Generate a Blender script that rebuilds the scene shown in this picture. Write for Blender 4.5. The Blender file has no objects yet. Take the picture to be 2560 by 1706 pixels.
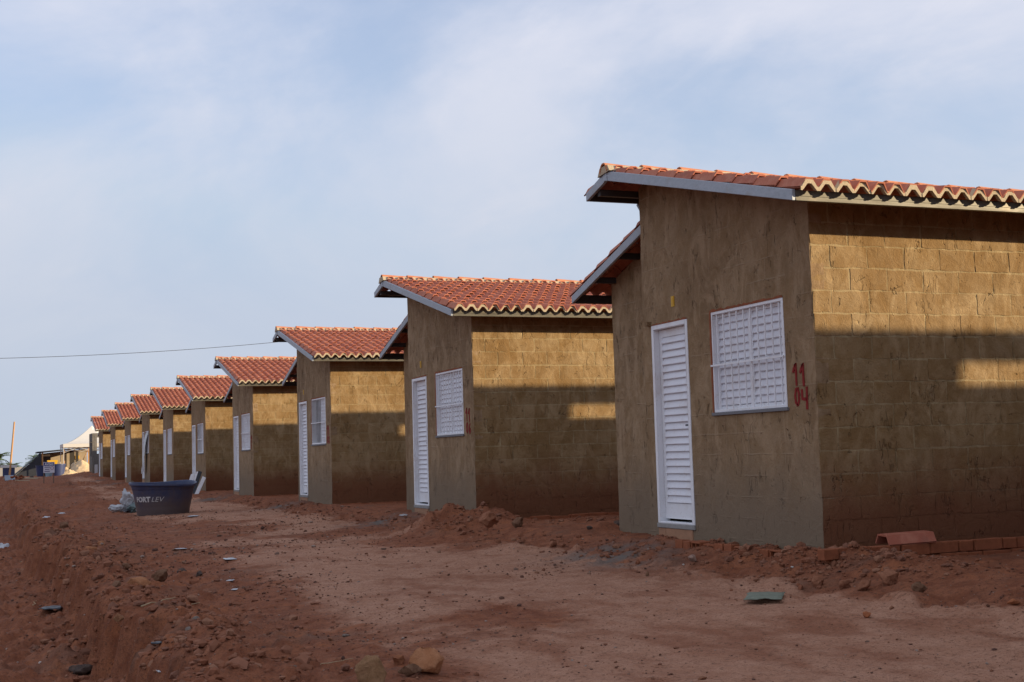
import bpy, bmesh, math, random
import numpy as np
from mathutils import Vector, Matrix, Euler
random.seed(7); rng = np.random.default_rng(7)
scene = bpy.context.scene
col = scene.collection

# ------------------------------------------------------------------ camera
F, YAW, PITCH, ROLL, H = 3258.8, 0.38395, 0.08557, -0.02824, 0.8638
fwd = Vector((math.sin(YAW)*math.cos(PITCH), math.cos(YAW)*math.cos(PITCH), math.sin(PITCH)))
rt = Vector((math.cos(YAW), -math.sin(YAW), 0)); up = rt.cross(fwd)
r2 = rt*math.cos(ROLL) + up*math.sin(ROLL); u2 = up*math.cos(ROLL) - rt*math.sin(ROLL)
cd = bpy.data.cameras.new('camera'); cam = bpy.data.objects.new('camera', cd); col.objects.link(cam)
cd.sensor_width = 36; cd.lens = F/2560*36; cd.clip_start = .05; cd.clip_end = 6000
M = Matrix.Identity(4)
for i in range(3):
    M[i][0] = r2[i]; M[i][1] = u2[i]; M[i][2] = -fwd[i]
M[2][3] = H
cam.matrix_world = M
scene.camera = cam

# ------------------------------------------------------------------ sky, sun, exposure
SUN_A, SUN_EL = math.radians(58), math.radians(11.5)
sund = Vector((math.sin(SUN_A)*math.cos(SUN_EL), -math.cos(SUN_A)*math.cos(SUN_EL), math.sin(SUN_EL)))
world = bpy.data.worlds.new('World'); scene.world = world; world.use_nodes = True
nt = world.node_tree; nt.nodes.clear()
def wn(t, **k):
    n = nt.nodes.new(t)
    for a, b in k.items(): setattr(n, a, b)
    return n
sky = wn('ShaderNodeTexSky', sky_type='NISHITA', sun_disc=False)
sky.sun_elevation = SUN_EL; sky.sun_rotation = math.pi - SUN_A
sky.air_density = 1.0; sky.dust_density = .15; sky.ozone_density = 4.0
bg = wn('ShaderNodeBackground'); bg.inputs['Strength'].default_value = 0.15
wo = wn('ShaderNodeOutputWorld')
tc = wn('ShaderNodeTexCoord'); sep = wn('ShaderNodeSeparateXYZ')
nt.links.new(tc.outputs['Generated'], sep.inputs[0])
zz = wn('ShaderNodeMath', operation='ADD'); zz.inputs[1].default_value = .22; nt.links.new(sep.outputs[2], zz.inputs[0])
zm = wn('ShaderNodeMath', operation='MAXIMUM'); zm.inputs[1].default_value = .1; nt.links.new(zz.outputs[0], zm.inputs[0])
dv = wn('ShaderNodeVectorMath', operation='DIVIDE'); nt.links.new(tc.outputs['Generated'], dv.inputs[0])
cmb = wn('ShaderNodeCombineXYZ')
for i in range(3): nt.links.new(zm.outputs[0], cmb.inputs[i])
nt.links.new(cmb.outputs[0], dv.inputs[1])
CLOC = (5.5, 5.1, 0)
def cloud(scale, rot, sc, detail, lo, hi):
    mp = wn('ShaderNodeMapping'); mp.inputs['Scale'].default_value = sc; mp.inputs['Rotation'].default_value = (0, 0, rot); mp.inputs['Location'].default_value = CLOC
    nt.links.new(dv.outputs[0], mp.inputs[0])
    n = wn('ShaderNodeTexNoise'); n.inputs['Scale'].default_value = scale; n.inputs['Detail'].default_value = detail
    n.inputs['Roughness'].default_value = .58; n.inputs['Distortion'].default_value = .5
    nt.links.new(mp.outputs[0], n.inputs['Vector'])
    r = wn('ShaderNodeMapRange', interpolation_type='SMOOTHSTEP'); r.inputs[1].default_value = lo; r.inputs[2].default_value = hi
    nt.links.new(n.outputs['Fac'], r.inputs[0]); return r.outputs[0]
c1 = cloud(1.5, .5, (1, .55, 1), 7, .30, .66)
c2 = cloud(4.6, .2, (1.2, .5, 1), 8, .50, .85)
mx = wn('ShaderNodeMath', operation='MULTIPLY'); nt.links.new(c1, mx.inputs[0]); mx.inputs[1].default_value = .52
ad = wn('ShaderNodeMath', operation='MULTIPLY_ADD'); nt.links.new(c2, ad.inputs[0]); ad.inputs[1].default_value = .20
nt.links.new(mx.outputs[0], ad.inputs[2]); ad.use_clamp = True
SKYMUL = wn('ShaderNodeMix', data_type='RGBA', blend_type='MULTIPLY'); SKYMUL.inputs[0].default_value = 1
nt.links.new(sky.outputs[0], SKYMUL.inputs[6]); SKYMUL.inputs[7].default_value = (1.0, 1.0, 1.0, 1)
lim = wn('ShaderNodeMix', data_type='RGBA', blend_type='DARKEN'); lim.inputs[0].default_value = 1      # caps sky brightness, dimming the sun-side glow on shaded walls
nt.links.new(SKYMUL.outputs[2], lim.inputs[6]); lim.inputs[7].default_value = (1.75, 2.35, 3.6, 1)
mixc = wn('ShaderNodeMix', data_type='RGBA')
a3 = wn('ShaderNodeMath', operation='ADD', use_clamp=True); a3.inputs[1].default_value = .40; nt.links.new(ad.outputs[0], a3.inputs[0])
nt.links.new(a3.outputs[0], mixc.inputs[0]); nt.links.new(lim.outputs[2], mixc.inputs[6])
mixc.inputs[7].default_value = (3.50, 3.55, 4.02, 1)
hz = wn('ShaderNodeMapRange', interpolation_type='SMOOTHSTEP'); nt.links.new(sep.outputs[2], hz.inputs[0])
hz.inputs[1].default_value = .42; hz.inputs[2].default_value = -.02; hz.inputs[3].default_value = 0; hz.inputs[4].default_value = .92
mixh = wn('ShaderNodeMix', data_type='RGBA'); nt.links.new(hz.outputs[0], mixh.inputs[0]); nt.links.new(mixc.outputs[2], mixh.inputs[6])
mixh.inputs[7].default_value = (2.30, 2.60, 3.08, 1)        # pale haze low over the land, all round
nt.links.new(mixh.outputs[2], bg.inputs['Color']); nt.links.new(bg.outputs[0], wo.inputs[0])
sl = bpy.data.lights.new('sun', 'SUN'); sl.energy = 5.0; sl.angle = math.radians(.55); sl.color = (1.0, .80, .52)
so = bpy.data.objects.new('sun', sl); col.objects.link(so)
so.rotation_mode = 'QUATERNION'; so.rotation_quaternion = sund.to_track_quat('Z', 'Y'); so.location = (30, -20, 30)
vs = scene.view_settings; vs.view_transform = 'Standard'; vs.look = 'None'; vs.exposure = .6; vs.gamma = 1
scene.cycles.max_bounces = 6; scene.cycles.diffuse_bounces = 4

# ------------------------------------------------------------------ helpers
def ray(px, py):
    return fwd + r2*((px-1280)/F) - u2*((py-853)/F)
def at(px, py, Y):                       # point of the place seen at a pixel, standing at depth Y down the street
    d = ray(px, py); t = Y/d.y
    return Vector((d.x*t, d.y*t, d.z*t+H))
def hsh(ix, iy, iz, seed):
    n = (ix.astype(np.int64)*374761393 + iy.astype(np.int64)*668265263 + iz.astype(np.int64)*2147483647 + seed*974634777) & 0xffffffff
    n = ((n ^ (n >> 13))*1274126177) & 0xffffffff
    n = ((n ^ (n >> 16))*2246822519) & 0xffffffff
    return ((n ^ (n >> 15)) & 0xffffff)/float(0xffffff)
def vnoise(x, y, z=None, seed=0):
    x = np.asarray(x, float); y = np.asarray(y, float); z = np.zeros_like(x) if z is None else np.asarray(z, float)
    ix, iy, iz = np.floor(x), np.floor(y), np.floor(z)
    fx, fy, fz = x-ix, y-iy, z-iz
    fx, fy, fz = [f*f*(3-2*f) for f in (fx, fy, fz)]
    def c(a, b, d): return hsh(ix+a, iy+b, iz+d, seed)
    def pl(d):
        return (c(0,0,d)*(1-fx)+c(1,0,d)*fx)*(1-fy) + (c(0,1,d)*(1-fx)+c(1,1,d)*fx)*fy
    return pl(0)*(1-fz)+pl(1)*fz
def fbm(x, y, z=None, seed=0, o=4, g=.5):
    s = 0; a = 1; t = 0; k = 1
    for i in range(o):
        s = s + a*(vnoise(np.asarray(x)*k, np.asarray(y)*k, None if z is None else np.asarray(z)*k, seed+i*17)-.5); t += a; a *= g; k *= 2.03
    return s/t*2
def sstep(a, b, x):
    t = np.clip((np.asarray(x, float)-a)/(b-a), 0, 1); return t*t*(3-2*t)

def tag(o, label=None, cat=None, group=None, kind=None):
    if label: o['label'] = label
    if cat: o['category'] = cat
    if group: o['group'] = group
    if kind: o['kind'] = kind
    return o
def link(name, me, mat=None, parent=None, loc=None, rot=None):
    if mat is not None and len(me.materials) == 0: me.materials.append(mat)
    o = bpy.data.objects.new(name, me); col.objects.link(o)
    if parent: o.parent = parent
    if loc is not None: o.location = loc
    if rot is not None: o.rotation_euler = rot
    return o
def empty(name, loc, rz=0):
    o = bpy.data.objects.new(name, None); col.objects.link(o); o.location = loc; o.rotation_euler = (0, 0, rz)
    o.empty_display_size = .2
    return o
class MB:
    def __init__(s): s.v = []; s.f = []; s.sm = []
    def quad(s, *p, smooth=False):
        n = len(s.v); s.v += [tuple(q) for q in p]; s.f.append(tuple(range(n, n+len(p)))); s.sm.append(smooth); return s
    def box(s, x0, x1, y0, y1, z0, z1, m=None):
        p = [(x0,y0,z0),(x1,y0,z0),(x1,y1,z0),(x0,y1,z0),(x0,y0,z1),(x1,y0,z1),(x1,y1,z1),(x0,y1,z1)]
        if m is not None: p = [tuple(m @ Vector(q)) for q in p]
        n = len(s.v); s.v += p
        for f in ((0,3,2,1),(4,5,6,7),(0,1,5,4),(1,2,6,5),(2,3,7,6),(3,0,4,7)): s.f.append(tuple(n+i for i in f)); s.sm.append(False)
        return s
    def prism(s, poly, a0, a1, axis='x'):      # poly of 2D points, extruded along an axis
        def P(a, q):
            return (a, q[0], q[1]) if axis == 'x' else ((q[0], a, q[1]) if axis == 'y' else (q[0], q[1], a))
        n = len(s.v); k = len(poly)
        s.v += [P(a0, q) for q in poly] + [P(a1, q) for q in poly]
        s.f.append(tuple(range(n, n+k))); s.f.append(tuple(range(n+2*k-1, n+k-1, -1))); s.sm += [False, False]
        for i in range(k):
            j = (i+1) % k; s.f.append((n+i, n+k+i, n+k+j, n+j)); s.sm.append(False)
        return s
    def tube(s, pts, r, n=8, smooth=True, caps=True):
        pts = [Vector(p) for p in pts]; rs = r if isinstance(r, (list, tuple)) else [r]*len(pts)
        b = len(s.v)
        for i, p in enumerate(pts):
            t = (pts[min(i+1, len(pts)-1)]-pts[max(i-1, 0)]).normalized()
            a = t.cross(Vector((0,0,1))); a = a.normalized() if a.length > 1e-3 else Vector((1,0,0)); c = a.cross(t)
            for k in range(n):
                w = 2*math.pi*k/n; s.v.append(tuple(p+(a*math.cos(w)+c*math.sin(w))*rs[i]))
        for i in range(len(pts)-1):
            for k in range(n):
                k2 = (k+1) % n
                s.f.append((b+i*n+k, b+i*n+k2, b+(i+1)*n+k2, b+(i+1)*n+k)); s.sm.append(smooth)
        if caps:
            s.f.append(tuple(b+k for k in range(n-1, -1, -1))); s.sm.append(False)
            e = b+(len(pts)-1)*n; s.f.append(tuple(e+k for k in range(n))); s.sm.append(False)
        return s
    def lathe(s, prof, n=32, c=(0,0,0), smooth=True, wob=None):
        b = len(s.v)
        for (r, z) in prof:
            for k in range(n):
                w = 2*math.pi*k/n; rr = r; z2 = z
                if wob: rr, z2 = wob(r, z, w)
                s.v.append((c[0]+rr*math.cos(w), c[1]+rr*math.sin(w), c[2]+z2))
        for i in range(len(prof)-1):
            for k in range(n):
                k2 = (k+1) % n; s.f.append((b+i*n+k, b+i*n+k2, b+(i+1)*n+k2, b+(i+1)*n+k)); s.sm.append(smooth)
        return s
    def mesh(s, name, mat=None):
        me = bpy.data.meshes.new(name); me.from_pydata(s.v, [], s.f); me.polygons.foreach_set('use_smooth', s.sm)
        bm = bmesh.new(); bm.from_mesh(me); bmesh.ops.remove_doubles(bm, verts=bm.verts, dist=1e-6); bmesh.ops.recalc_face_normals(bm, faces=bm.faces)
        for e in bm.edges:
            if len(e.link_faces) == 2 and e.calc_face_angle() > .7: e.smooth = False
        bm.to_mesh(me); bm.free()
        if mat is not None: me.materials.append(mat)
        me.update(); return me
    def build(s, name, mat=None, parent=None, loc=None, rot=None): return link(name, s.mesh(name, mat), None, parent, loc, rot)
def bevel(me, w=.006, seg=1, ang=.6):
    bm = bmesh.new(); bm.from_mesh(me); bmesh.ops.remove_doubles(bm, verts=bm.verts, dist=1e-5)
    es = [e for e in bm.edges if len(e.link_faces) == 2 and e.calc_face_angle() > ang]
    bmesh.ops.bevel(bm, geom=es, offset=w, segments=seg, affect='EDGES', profile=.6)
    bm.to_mesh(me); bm.free(); return me
def npmesh(name, V, Fq, mat, smooth=False):
    me = bpy.data.meshes.new(name); k = Fq.shape[1]
    me.vertices.add(len(V)); me.vertices.foreach_set('co', np.asarray(V, np.float32).ravel())
    me.loops.add(Fq.size); me.loops.foreach_set('vertex_index', Fq.astype(np.int32).ravel())
    me.polygons.add(len(Fq)); me.polygons.foreach_set('loop_start', np.arange(0, Fq.size, k, dtype=np.int32))
    me.polygons.foreach_set('use_smooth', np.full(len(Fq), smooth))
    me.update(calc_edges=True); me.validate()
    if mat: me.materials.append(mat)
    return me

# ------------------------------------------------------------------ materials
class N:
    def __init__(s, name, rough=.8, metal=0, spec=.3):
        s.m = bpy.data.materials.new(name); s.m.use_nodes = True; s.t = s.m.node_tree
        s.b = s.t.nodes['Principled BSDF']; s.b.inputs['Roughness'].default_value = rough
        s.b.inputs['Metallic'].default_value = metal; s.b.inputs['Specular IOR Level'].default_value = spec
        s.geo = s.t.nodes.new('ShaderNodeNewGeometry'); s.bumpn = None
    def n(s, t, **k):
        x = s.t.nodes.new(t)
        for a, b in k.items(): setattr(x, a, b)
        return x
    def put(s, sock, v):
        if isinstance(v, bpy.types.NodeSocket): s.t.links.new(v, sock)
        elif isinstance(v, (tuple, list)) and len(v) == 3 and sock.type == 'RGBA': sock.default_value = (*v, 1)
        else: sock.default_value = v
    def pos(s, scale=(1,1,1), obj=False):
        src = s.n('ShaderNodeTexCoord').outputs['Object'] if obj else s.geo.outputs['Position']
        mp = s.n('ShaderNodeMapping'); mp.inputs['Scale'].default_value = scale; s.put(mp.inputs[0], src); return mp.outputs[0]
    def noise(s, scale, detail=4, rough=.55, vec=None, dist=0):
        x = s.n('ShaderNodeTexNoise'); x.inputs['Scale'].default_value = scale; x.inputs['Detail'].default_value = detail
        x.inputs['Roughness'].default_value = rough; x.inputs['Distortion'].default_value = dist
        s.put(x.inputs['Vector'], vec if vec is not None else s.geo.outputs['Position']); return x.outputs['Fac']
    def vor(s, scale, feature='F1', vec=None, out='Distance', rnd=1):
        x = s.n('ShaderNodeTexVoronoi', feature=feature); x.inputs['Scale'].default_value = scale; x.inputs['Randomness'].default_value = rnd
        s.put(x.inputs['Vector'], vec if vec is not None else s.geo.outputs['Position']); return x.outputs[out]
    def rng(s, v, a, b, c=0., d=1.):
        x = s.n('ShaderNodeMapRange', interpolation_type='SMOOTHSTEP')
        for i, q in enumerate((v, a, b, c, d)): s.put(x.inputs[i], q)
        return x.outputs[0]
    def math(s, op, a, b=0., c=0.):
        x = s.n('ShaderNodeMath', operation=op)
        s.put(x.inputs[0], a); s.put(x.inputs[1], b); s.put(x.inputs[2], c); return x.outputs[0]
    def mix(s, f, a, b, mode='MIX'):
        x = s.n('ShaderNodeMix', data_type='RGBA', blend_type=mode); s.put(x.inputs[0], f); s.put(x.inputs[6], a); s.put(x.inputs[7], b); return x.outputs[2]
    def xyz(s, v=None):
        x = s.n('ShaderNodeSeparateXYZ'); s.put(x.inputs[0], v if v is not None else s.geo.outputs['Position']); return x.outputs
    def rand(s): return s.n('ShaderNodeObjectInfo').outputs['Random']
    def attr(s, name):
        return s.n('ShaderNodeAttribute', attribute_name=name).outputs['Fac']
    def bump(s, h, strength=.5, dist=.01):
        x = s.n('ShaderNodeBump'); x.inputs['Strength'].default_value = strength; x.inputs['Distance'].default_value = dist
        s.put(x.inputs['Height'], h)
        if s.bumpn: s.t.links.new(s.bumpn, x.inputs['Normal'])
        s.bumpn = x.outputs[0]; return s
    def done(s, color, rough=None):
        s.put(s.b.inputs['Base Color'], color)
        if rough is not None: s.put(s.b.inputs['Roughness'], rough)
        if s.bumpn: s.t.links.new(s.bumpn, s.b.inputs['Normal'])
        return s.m
def simple(name, c, rough=.6, metal=0, var=.15, scale=6, spec=.3, bump=0):
    m = N(name, rough, metal, spec); f = m.noise(scale, 5)
    if bump: m.bump(m.noise(scale*6, 4), bump, .01)
    return m.done(m.mix(f, [q*(1-var) for q in c], [min(1, q*(1+var)) for q in c]))

def plaster(name, base, pale, dark, blocks_axis, joint=None, ghost=.45):
    m = N(name, .92, 0, .15)
    z = m.xyz()[2]
    big = m.noise(1.3, 5, .6); med = m.noise(5, 6, .62, dist=.6); streak = m.noise(3, 5, .6, m.pos((2.6, 2.6, .5)))
    fine = m.noise(60, 5, .7)
    c = m.mix(m.rng(med, .30, .74), base, pale)
    c = m.mix(m.math('MULTIPLY', m.rng(big, .42, .68), .75), c, dark)
    c = m.mix(m.math('MULTIPLY', m.rng(streak, .5, .75), .5), c, [q*.62 for q in base])
    c = m.mix(m.math('MULTIPLY', m.rng(m.noise(11, 5, .6), .45, .85), .5), c, [min(1, q*1.35) for q in pale])
    c = m.mix(m.math('MULTIPLY', m.rng(fine, .35, .7), .35), c, [q*.7 for q in base])
    # ghost of the block courses under the thin render
    vec = m.n('ShaderNodeCombineXYZ'); s = m.xyz()
    m.put(vec.inputs[0], s[0] if blocks_axis == 'x' else s[1]); m.put(vec.inputs[1], s[2])
    wob = m.n('ShaderNodeVectorMath', operation='ADD'); m.put(wob.inputs[0], vec.outputs[0])
    nz = m.n('ShaderNodeTexNoise'); nz.inputs['Scale'].default_value = 6; m.put(nz.inputs['Vector'], m.geo.outputs['Position'])
    sc = m.n('ShaderNodeVectorMath', operation='SCALE'); m.put(sc.inputs[0], nz.outputs['Color']); sc.inputs['Scale'].default_value = .022
    m.put(wob.inputs[1], sc.outputs[0])
    br = m.n('ShaderNodeTexBrick'); m.put(br.inputs['Vector'], wob.outputs[0])
    br.inputs['Scale'].default_value = 1; br.inputs['Brick Width'].default_value = .4; br.inputs['Row Height'].default_value = .2
    br.inputs['Mortar Size'].default_value = .010; br.inputs['Mortar Smooth'].default_value = .7
    br.inputs['Color1'].default_value = (.3, .3, .3, 1); br.inputs['Color2'].default_value = (.7, .7, .7, 1)
    jf = m.math('MULTIPLY', m.math('MULTIPLY', br.outputs['Fac'], m.rng(m.noise(2.6, 4), .46, .66)), ghost)
    if joint: c = m.mix(m.math('MULTIPLY', jf, .8), c, joint)
    bt = m.n('ShaderNodeSeparateColor'); m.put(bt.inputs[0], br.outputs['Color'])
    c = m.mix(m.math('MULTIPLY', m.rng(bt.outputs[0], .35, .68), .28*ghost), c, [q*.72 for q in base])
    # hairline cracks
    wv = m.n('ShaderNodeVectorMath', operation='ADD'); m.put(wv.inputs[0], m.pos((1, 1, .75)))
    n3 = m.n('ShaderNodeTexNoise'); n3.inputs['Scale'].default_value = 7; n3.inputs['Detail'].default_value = 4
    m.put(n3.inputs['Vector'], m.geo.outputs['Position'])
    s3 = m.n('ShaderNodeVectorMath', operation='SCALE'); m.put(s3.inputs[0], n3.outputs['Color']); s3.inputs['Scale'].default_value = .22
    m.put(wv.inputs[1], s3.outputs[0])
    ed = m.vor(2.6, 'DISTANCE_TO_EDGE', wv.outputs[0])
    crack = m.math('MULTIPLY', m.rng(ed, .002, .011, 1., 0.), m.rng(m.noise(6.5, 4, .6), .55, .66))
    c = m.mix(m.math('MULTIPLY', crack, .6), c, [q*.3 for q in base])
    # short upright trowel tears
    vt = m.noise(1, 3, .6, m.pos((9, 9, 1.9)), .4)
    tear = m.math('MULTIPLY', m.rng(m.math('ABSOLUTE', m.math('SUBTRACT', vt, .5)), .004, .016, 1., 0.), m.rng(m.noise(4.5, 3), .54, .64))
    c = m.mix(m.math('MULTIPLY', tear, .55 if blocks_axis == 'y' else .30), c, [q*.28 for q in base])
    pit = m.math('MULTIPLY', m.rng(m.vor(26, vec=m.pos((1, 1, .45))), .05, .16, 1., 0.), m.rng(m.noise(3.3, 4, .6), .52, .62))
    c = m.mix(m.math('MULTIPLY', pit, .45 if blocks_axis == 'y' else .22), c, [q*.3 for q in base])
    smear = m.noise(2.1, 6, .7, m.pos((1.6, 1.6, .8)), 1.2)
    c = m.mix(m.math('MULTIPLY', m.rng(smear, .44, .66), .62), c, [min(1, q*1.25) for q in pale])
    c = m.mix(m.math('MULTIPLY', m.rand(), .42), c, [q*w for q, w in zip(base, (.80, .72, .60))])
    # red soil splashed on the foot of the wall
    dirt = m.math('ADD', z, m.math('MULTIPLY', m.math('SUBTRACT', m.noise(2.4, 5), .5), .55))
    c = m.mix(m.rng(dirt, .12, 1.0, .95, 0.), c, (.165, .064, .032) if blocks_axis == 'x' else (.205, .152, .104))
    m.bump(m.math('SUBTRACT', m.math('ADD', m.math('MULTIPLY', med, .8), m.math('MULTIPLY', fine, .22)), m.math('ADD', m.math('MULTIPLY', crack, .7), m.math('ADD', m.math('MULTIPLY', tear, .6), m.math('MULTIPLY', pit, .5)))), .9, .024)
    m.bump(jf, .6, .008)
    return m.done(c)
M_FRONT = plaster('front_plaster', (.270, .175, .092), (.335, .240, .150), (.185, .116, .064), 'y', (.34, .26, .175), .7)
M_SIDE = plaster('side_plaster', (.250, .155, .066), (.345, .250, .142), (.215, .128, .052), 'x', None, 0.)
M_JOINT = plaster('joint_mortar', (.33, .245, .132), (.37, .285, .165), (.28, .195, .095), 'x', None, 0.)

def tilemat(name, a, b, c3):
    m = N(name, .78, 0, .25); r = m.rand()
    f = m.noise(9, 5, .6)
    c = m.mix(m.rng(r, 0, 1), a, b); c = m.mix(m.math('MULTIPLY', m.rng(f, .4, .7), .55), c, c3)
    c = m.mix(m.math('MULTIPLY', m.rng(m.noise(40, 4, .7), .5, .75), .3), c, [q*.55 for q in a])
    c = m.mix(m.math('MULTIPLY', m.rng(m.noise(2.5, 4, .6), .58, .75), .4), c, (.16, .10, .08))
    m.bump(m.noise(70, 4), .25, .004)
    return m.done(c)
M_TILE = tilemat('fired_clay_tile', (.46, .158, .092), (.37, .115, .070), (.52, .225, .145))
M_RIDGE = tilemat('ridge_clay', (.56, .22, .105), (.52, .185, .09), (.58, .28, .15))
M_MORT = simple('pale_mortar', (.47, .385, .27), .95, 0, .22, 14, .1, .5)
def steelmat(name, c):
    m = N(name, .52, .35, .4)
    f = m.noise(7, 5, .6, m.pos((.5, 1, 3))); g = m.vor(60, vec=m.pos((1, 1, 1)), out='Color')
    s = m.n('ShaderNodeSeparateColor'); m.put(s.inputs[0], g)
    k = m.mix(m.rng(f, .3, .7), [q*.82 for q in c], [q*1.14 for q in c]); k = m.mix(m.math('MULTIPLY', s.outputs[0], .16), k, [q*1.5 for q in c])
    k = m.mix(m.math('MULTIPLY', m.rng(m.noise(3.5, 5), .56, .72), .35), k, (.25, .19, .13))
    return m.done(k, m.rng(f, .3, .7, .42, .62))
M_STEEL = steelmat('galvanised_steel', (.33, .36, .40))
M_SHADE = simple('shaded_steel', (.06, .055, .055), .6, .3)  # near-black steel, the shade under the eaves put into its colour
def enamel(name, c):
    m = N(name, .42, 0, .45); k = m.mix(m.noise(5, 4), [q*.94 for q in c], c)
    k = m.mix(m.math('MULTIPLY', m.rng(m.noise(4, 6, .65), .48, .72), .30), k, (.50, .41, .34))
    k = m.mix(m.math('MULTIPLY', m.rng(m.noise(34, 4, .6), .60, .72), .35), k, (.42, .34, .28))
    return m.done(k, m.rng(m.noise(6, 4), .3, .7, .35, .6))
M_WHITE = enamel('white_enamel', (.80, .81, .84)); M_SLATD = enamel('white_enamel_slat', (.76, .77, .82))
M_GREY = simple('grey_stone_sill', (.17, .17, .18), .7, 0, .3, 60)
M_CLAY = simple('raw_clay_brick', (.27, .090, .042), .9, 0, .4, 18, .2, .5)
M_CLAY2 = simple('pale_clay_brick', (.36, .20, .12), .9, 0, .25, 18, .2, .5)
M_RED = simple('red_paint', (.22, .014, .012), .8, 0, .3, 30)
M_YEL = simple('yellow_plastic', (.60, .34, .02), .5, 0, .12)
M_DARK = simple('dark_interior', (.05, .043, .038), .9)

# ------------------------------------------------------------------ terrain
X0 = 6.654
HY = [9.4717-8.58, 9.4717, 18.0519, 26.6767, 35.2655, 43.5591, 51.5257, 59.3456, 67.4999, 75.9394, 84.4731, 93.2]
HZ = [0, 0, -.033, -.032, -.047, -.054, -.007, .106, .103, .064, .015, .05]
BUMPS = []     # (x, y, rx, ry, rot, height)
def bump_at(px, py, z, rx, ry, rot, h):
    d = ray(px, py); t = (z-H)/d.z; BUMPS.append((d.x*t, d.y*t, rx, ry, rot, h))
for (px, py, rx, ry, rot, h) in [(1895, 1425, .28, .22, .3, .07), (1985, 1442, .35, .22, .2, .10), (2075, 1450, .30, .2, .1, .10), (2165, 1452, .32, .2, .2, .09),
                            (2260, 1462, .28, .2, -.2, .10), (2360, 1478, .25, .2, -.3, .08), (1805, 1405, .35, .2, .3, .05), (1700, 1385, .5, .25, .3, .05)]:
    bump_at(px, py, -.25, rx, ry, rot, h)
BUMPS += [(6.05, 17.75, .42, .35, .2, .25), (6.55, 17.30, .45, .35, 0, .19), (6.0, 17.0, .5, .35, 0, .09), (7.6, 16.2, .4, .3, 0, .06),
          (6.95, 14.4, .18, .16, 0, .16), (3.0, 39, 1.4, .7, .3, .16), (2.2, 52, 1.6, .8, .2, .2), (4.5, 58, 1.5, .8, 0, .16), (4.2, 72, 1.6, 1.0, 0, .22)]
def edge_x(y): return .96 + .26*fbm(np.asarray(y)*.45, np.zeros_like(np.asarray(y, float)), seed=5, o=3) + .20*fbm(np.asarray(y)*2.2, np.zeros_like(np.asarray(y, float)), seed=6, o=4, g=.6)
def paleness(x, y):
    x = np.asarray(x, float); y = np.asarray(y, float)
    p = sstep(1.5, 3.0, x - .03*y)*(1-sstep(5.4, 6.3, x+.25*fbm(x*.9, y*.9, seed=3)))
    p = p*sstep(-.5, .45, fbm(x*.55, y*.33, seed=11, o=4)+.28)
    return np.clip(p, 0, 1)
def terrain(x, y, fine=True):
    x = np.asarray(x, float); y = np.asarray(y, float)
    z = np.interp(x, [-60, -6, -.6, .9, 1.6, 3, 5, 5.9, 6.3, 6.5, 200], [-.35, -.40, -.50, -.44, -.40, -.33, -.27, -.22, -.15, -.10, -.10])
    # cut bank and trench along the street
    e = edge_x(y)
    tr = sstep(0, 1, (e-x)/.17)*(1-sstep(.75, 1.5, e-x)*.30)
    fade = 1-sstep(45, 70, y)
    z = z - .46*tr*fade + (.085+.06*fbm(x*1.6, y*1.3, seed=14))*np.exp(-((x-e-.22)/.26)**2)*fade
    # the street climbs at the far end
    rise = sstep(66, 96, y)
    z = z + rise*np.where(x < 6, .44, .44-.2*sstep(6, 7, x)*(1-sstep(88, 94, y)))
    # loose heaps and clods
    for (bx, by, rx, ry, rot, h) in BUMPS:
        c, s = math.cos(rot), math.sin(rot); u = ((x-bx)*c+(y-by)*s)/rx; v = (-(x-bx)*s+(y-by)*c)/ry
        g = np.exp(-(u*u+v*v)); z = z + h*g*(1+.75*fbm(x*5, y*5, seed=21, o=3))
    p = paleness(x, y)
    rough = (.30+.70*(1-sstep(1.5, 2.9, x+.5*fbm(x*.8, y*.8, seed=13))))*(1-.5*p)+.12
    rough = rough + .55*np.exp(-((x-5.9)/.45)**2) + .4*sstep(30, 60, y)
    rough = rough*(1+.55*(1-sstep(1.3, 2.2, x)))*(1-.75*sstep(80, 160, y))
    z = z + rough*(.075*fbm(x*.9, y*.7, seed=31, o=3) + .058*fbm(x*3.1, y*2.7, seed=32, o=3))
    if fine:
        lump = vnoise(x*9, y*8, seed=41); lump = sstep(.55, .95, lump)
        z = z + rough*(.03*lump + .026*fbm(x*14, y*12, seed=33, o=3))
        z = z + (1-np.abs(tr*2-1))*fade*.07*fbm(x*4.5, y*3.0, seed=51, o=3)
    z = z - .012*sstep(.5, .8, vnoise(x*1.1+.3*y, y*.25, seed=61))*(x > 2)
    return z
def tz(x, y): return float(terrain(np.array([x]), np.array([y]))[0])
def on_ground(px, py):
    d = ray(px, py); z = -.3
    t = 1
    for _ in range(25):
        t = (z-H)/d.z; z = .5*z+.5*tz(d.x*t, d.y*t)
    t = (z-H)/d.z
    return Vector((d.x*t, d.y*t, z)), F*1.0/(t)      # point, pixels per metre

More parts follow.
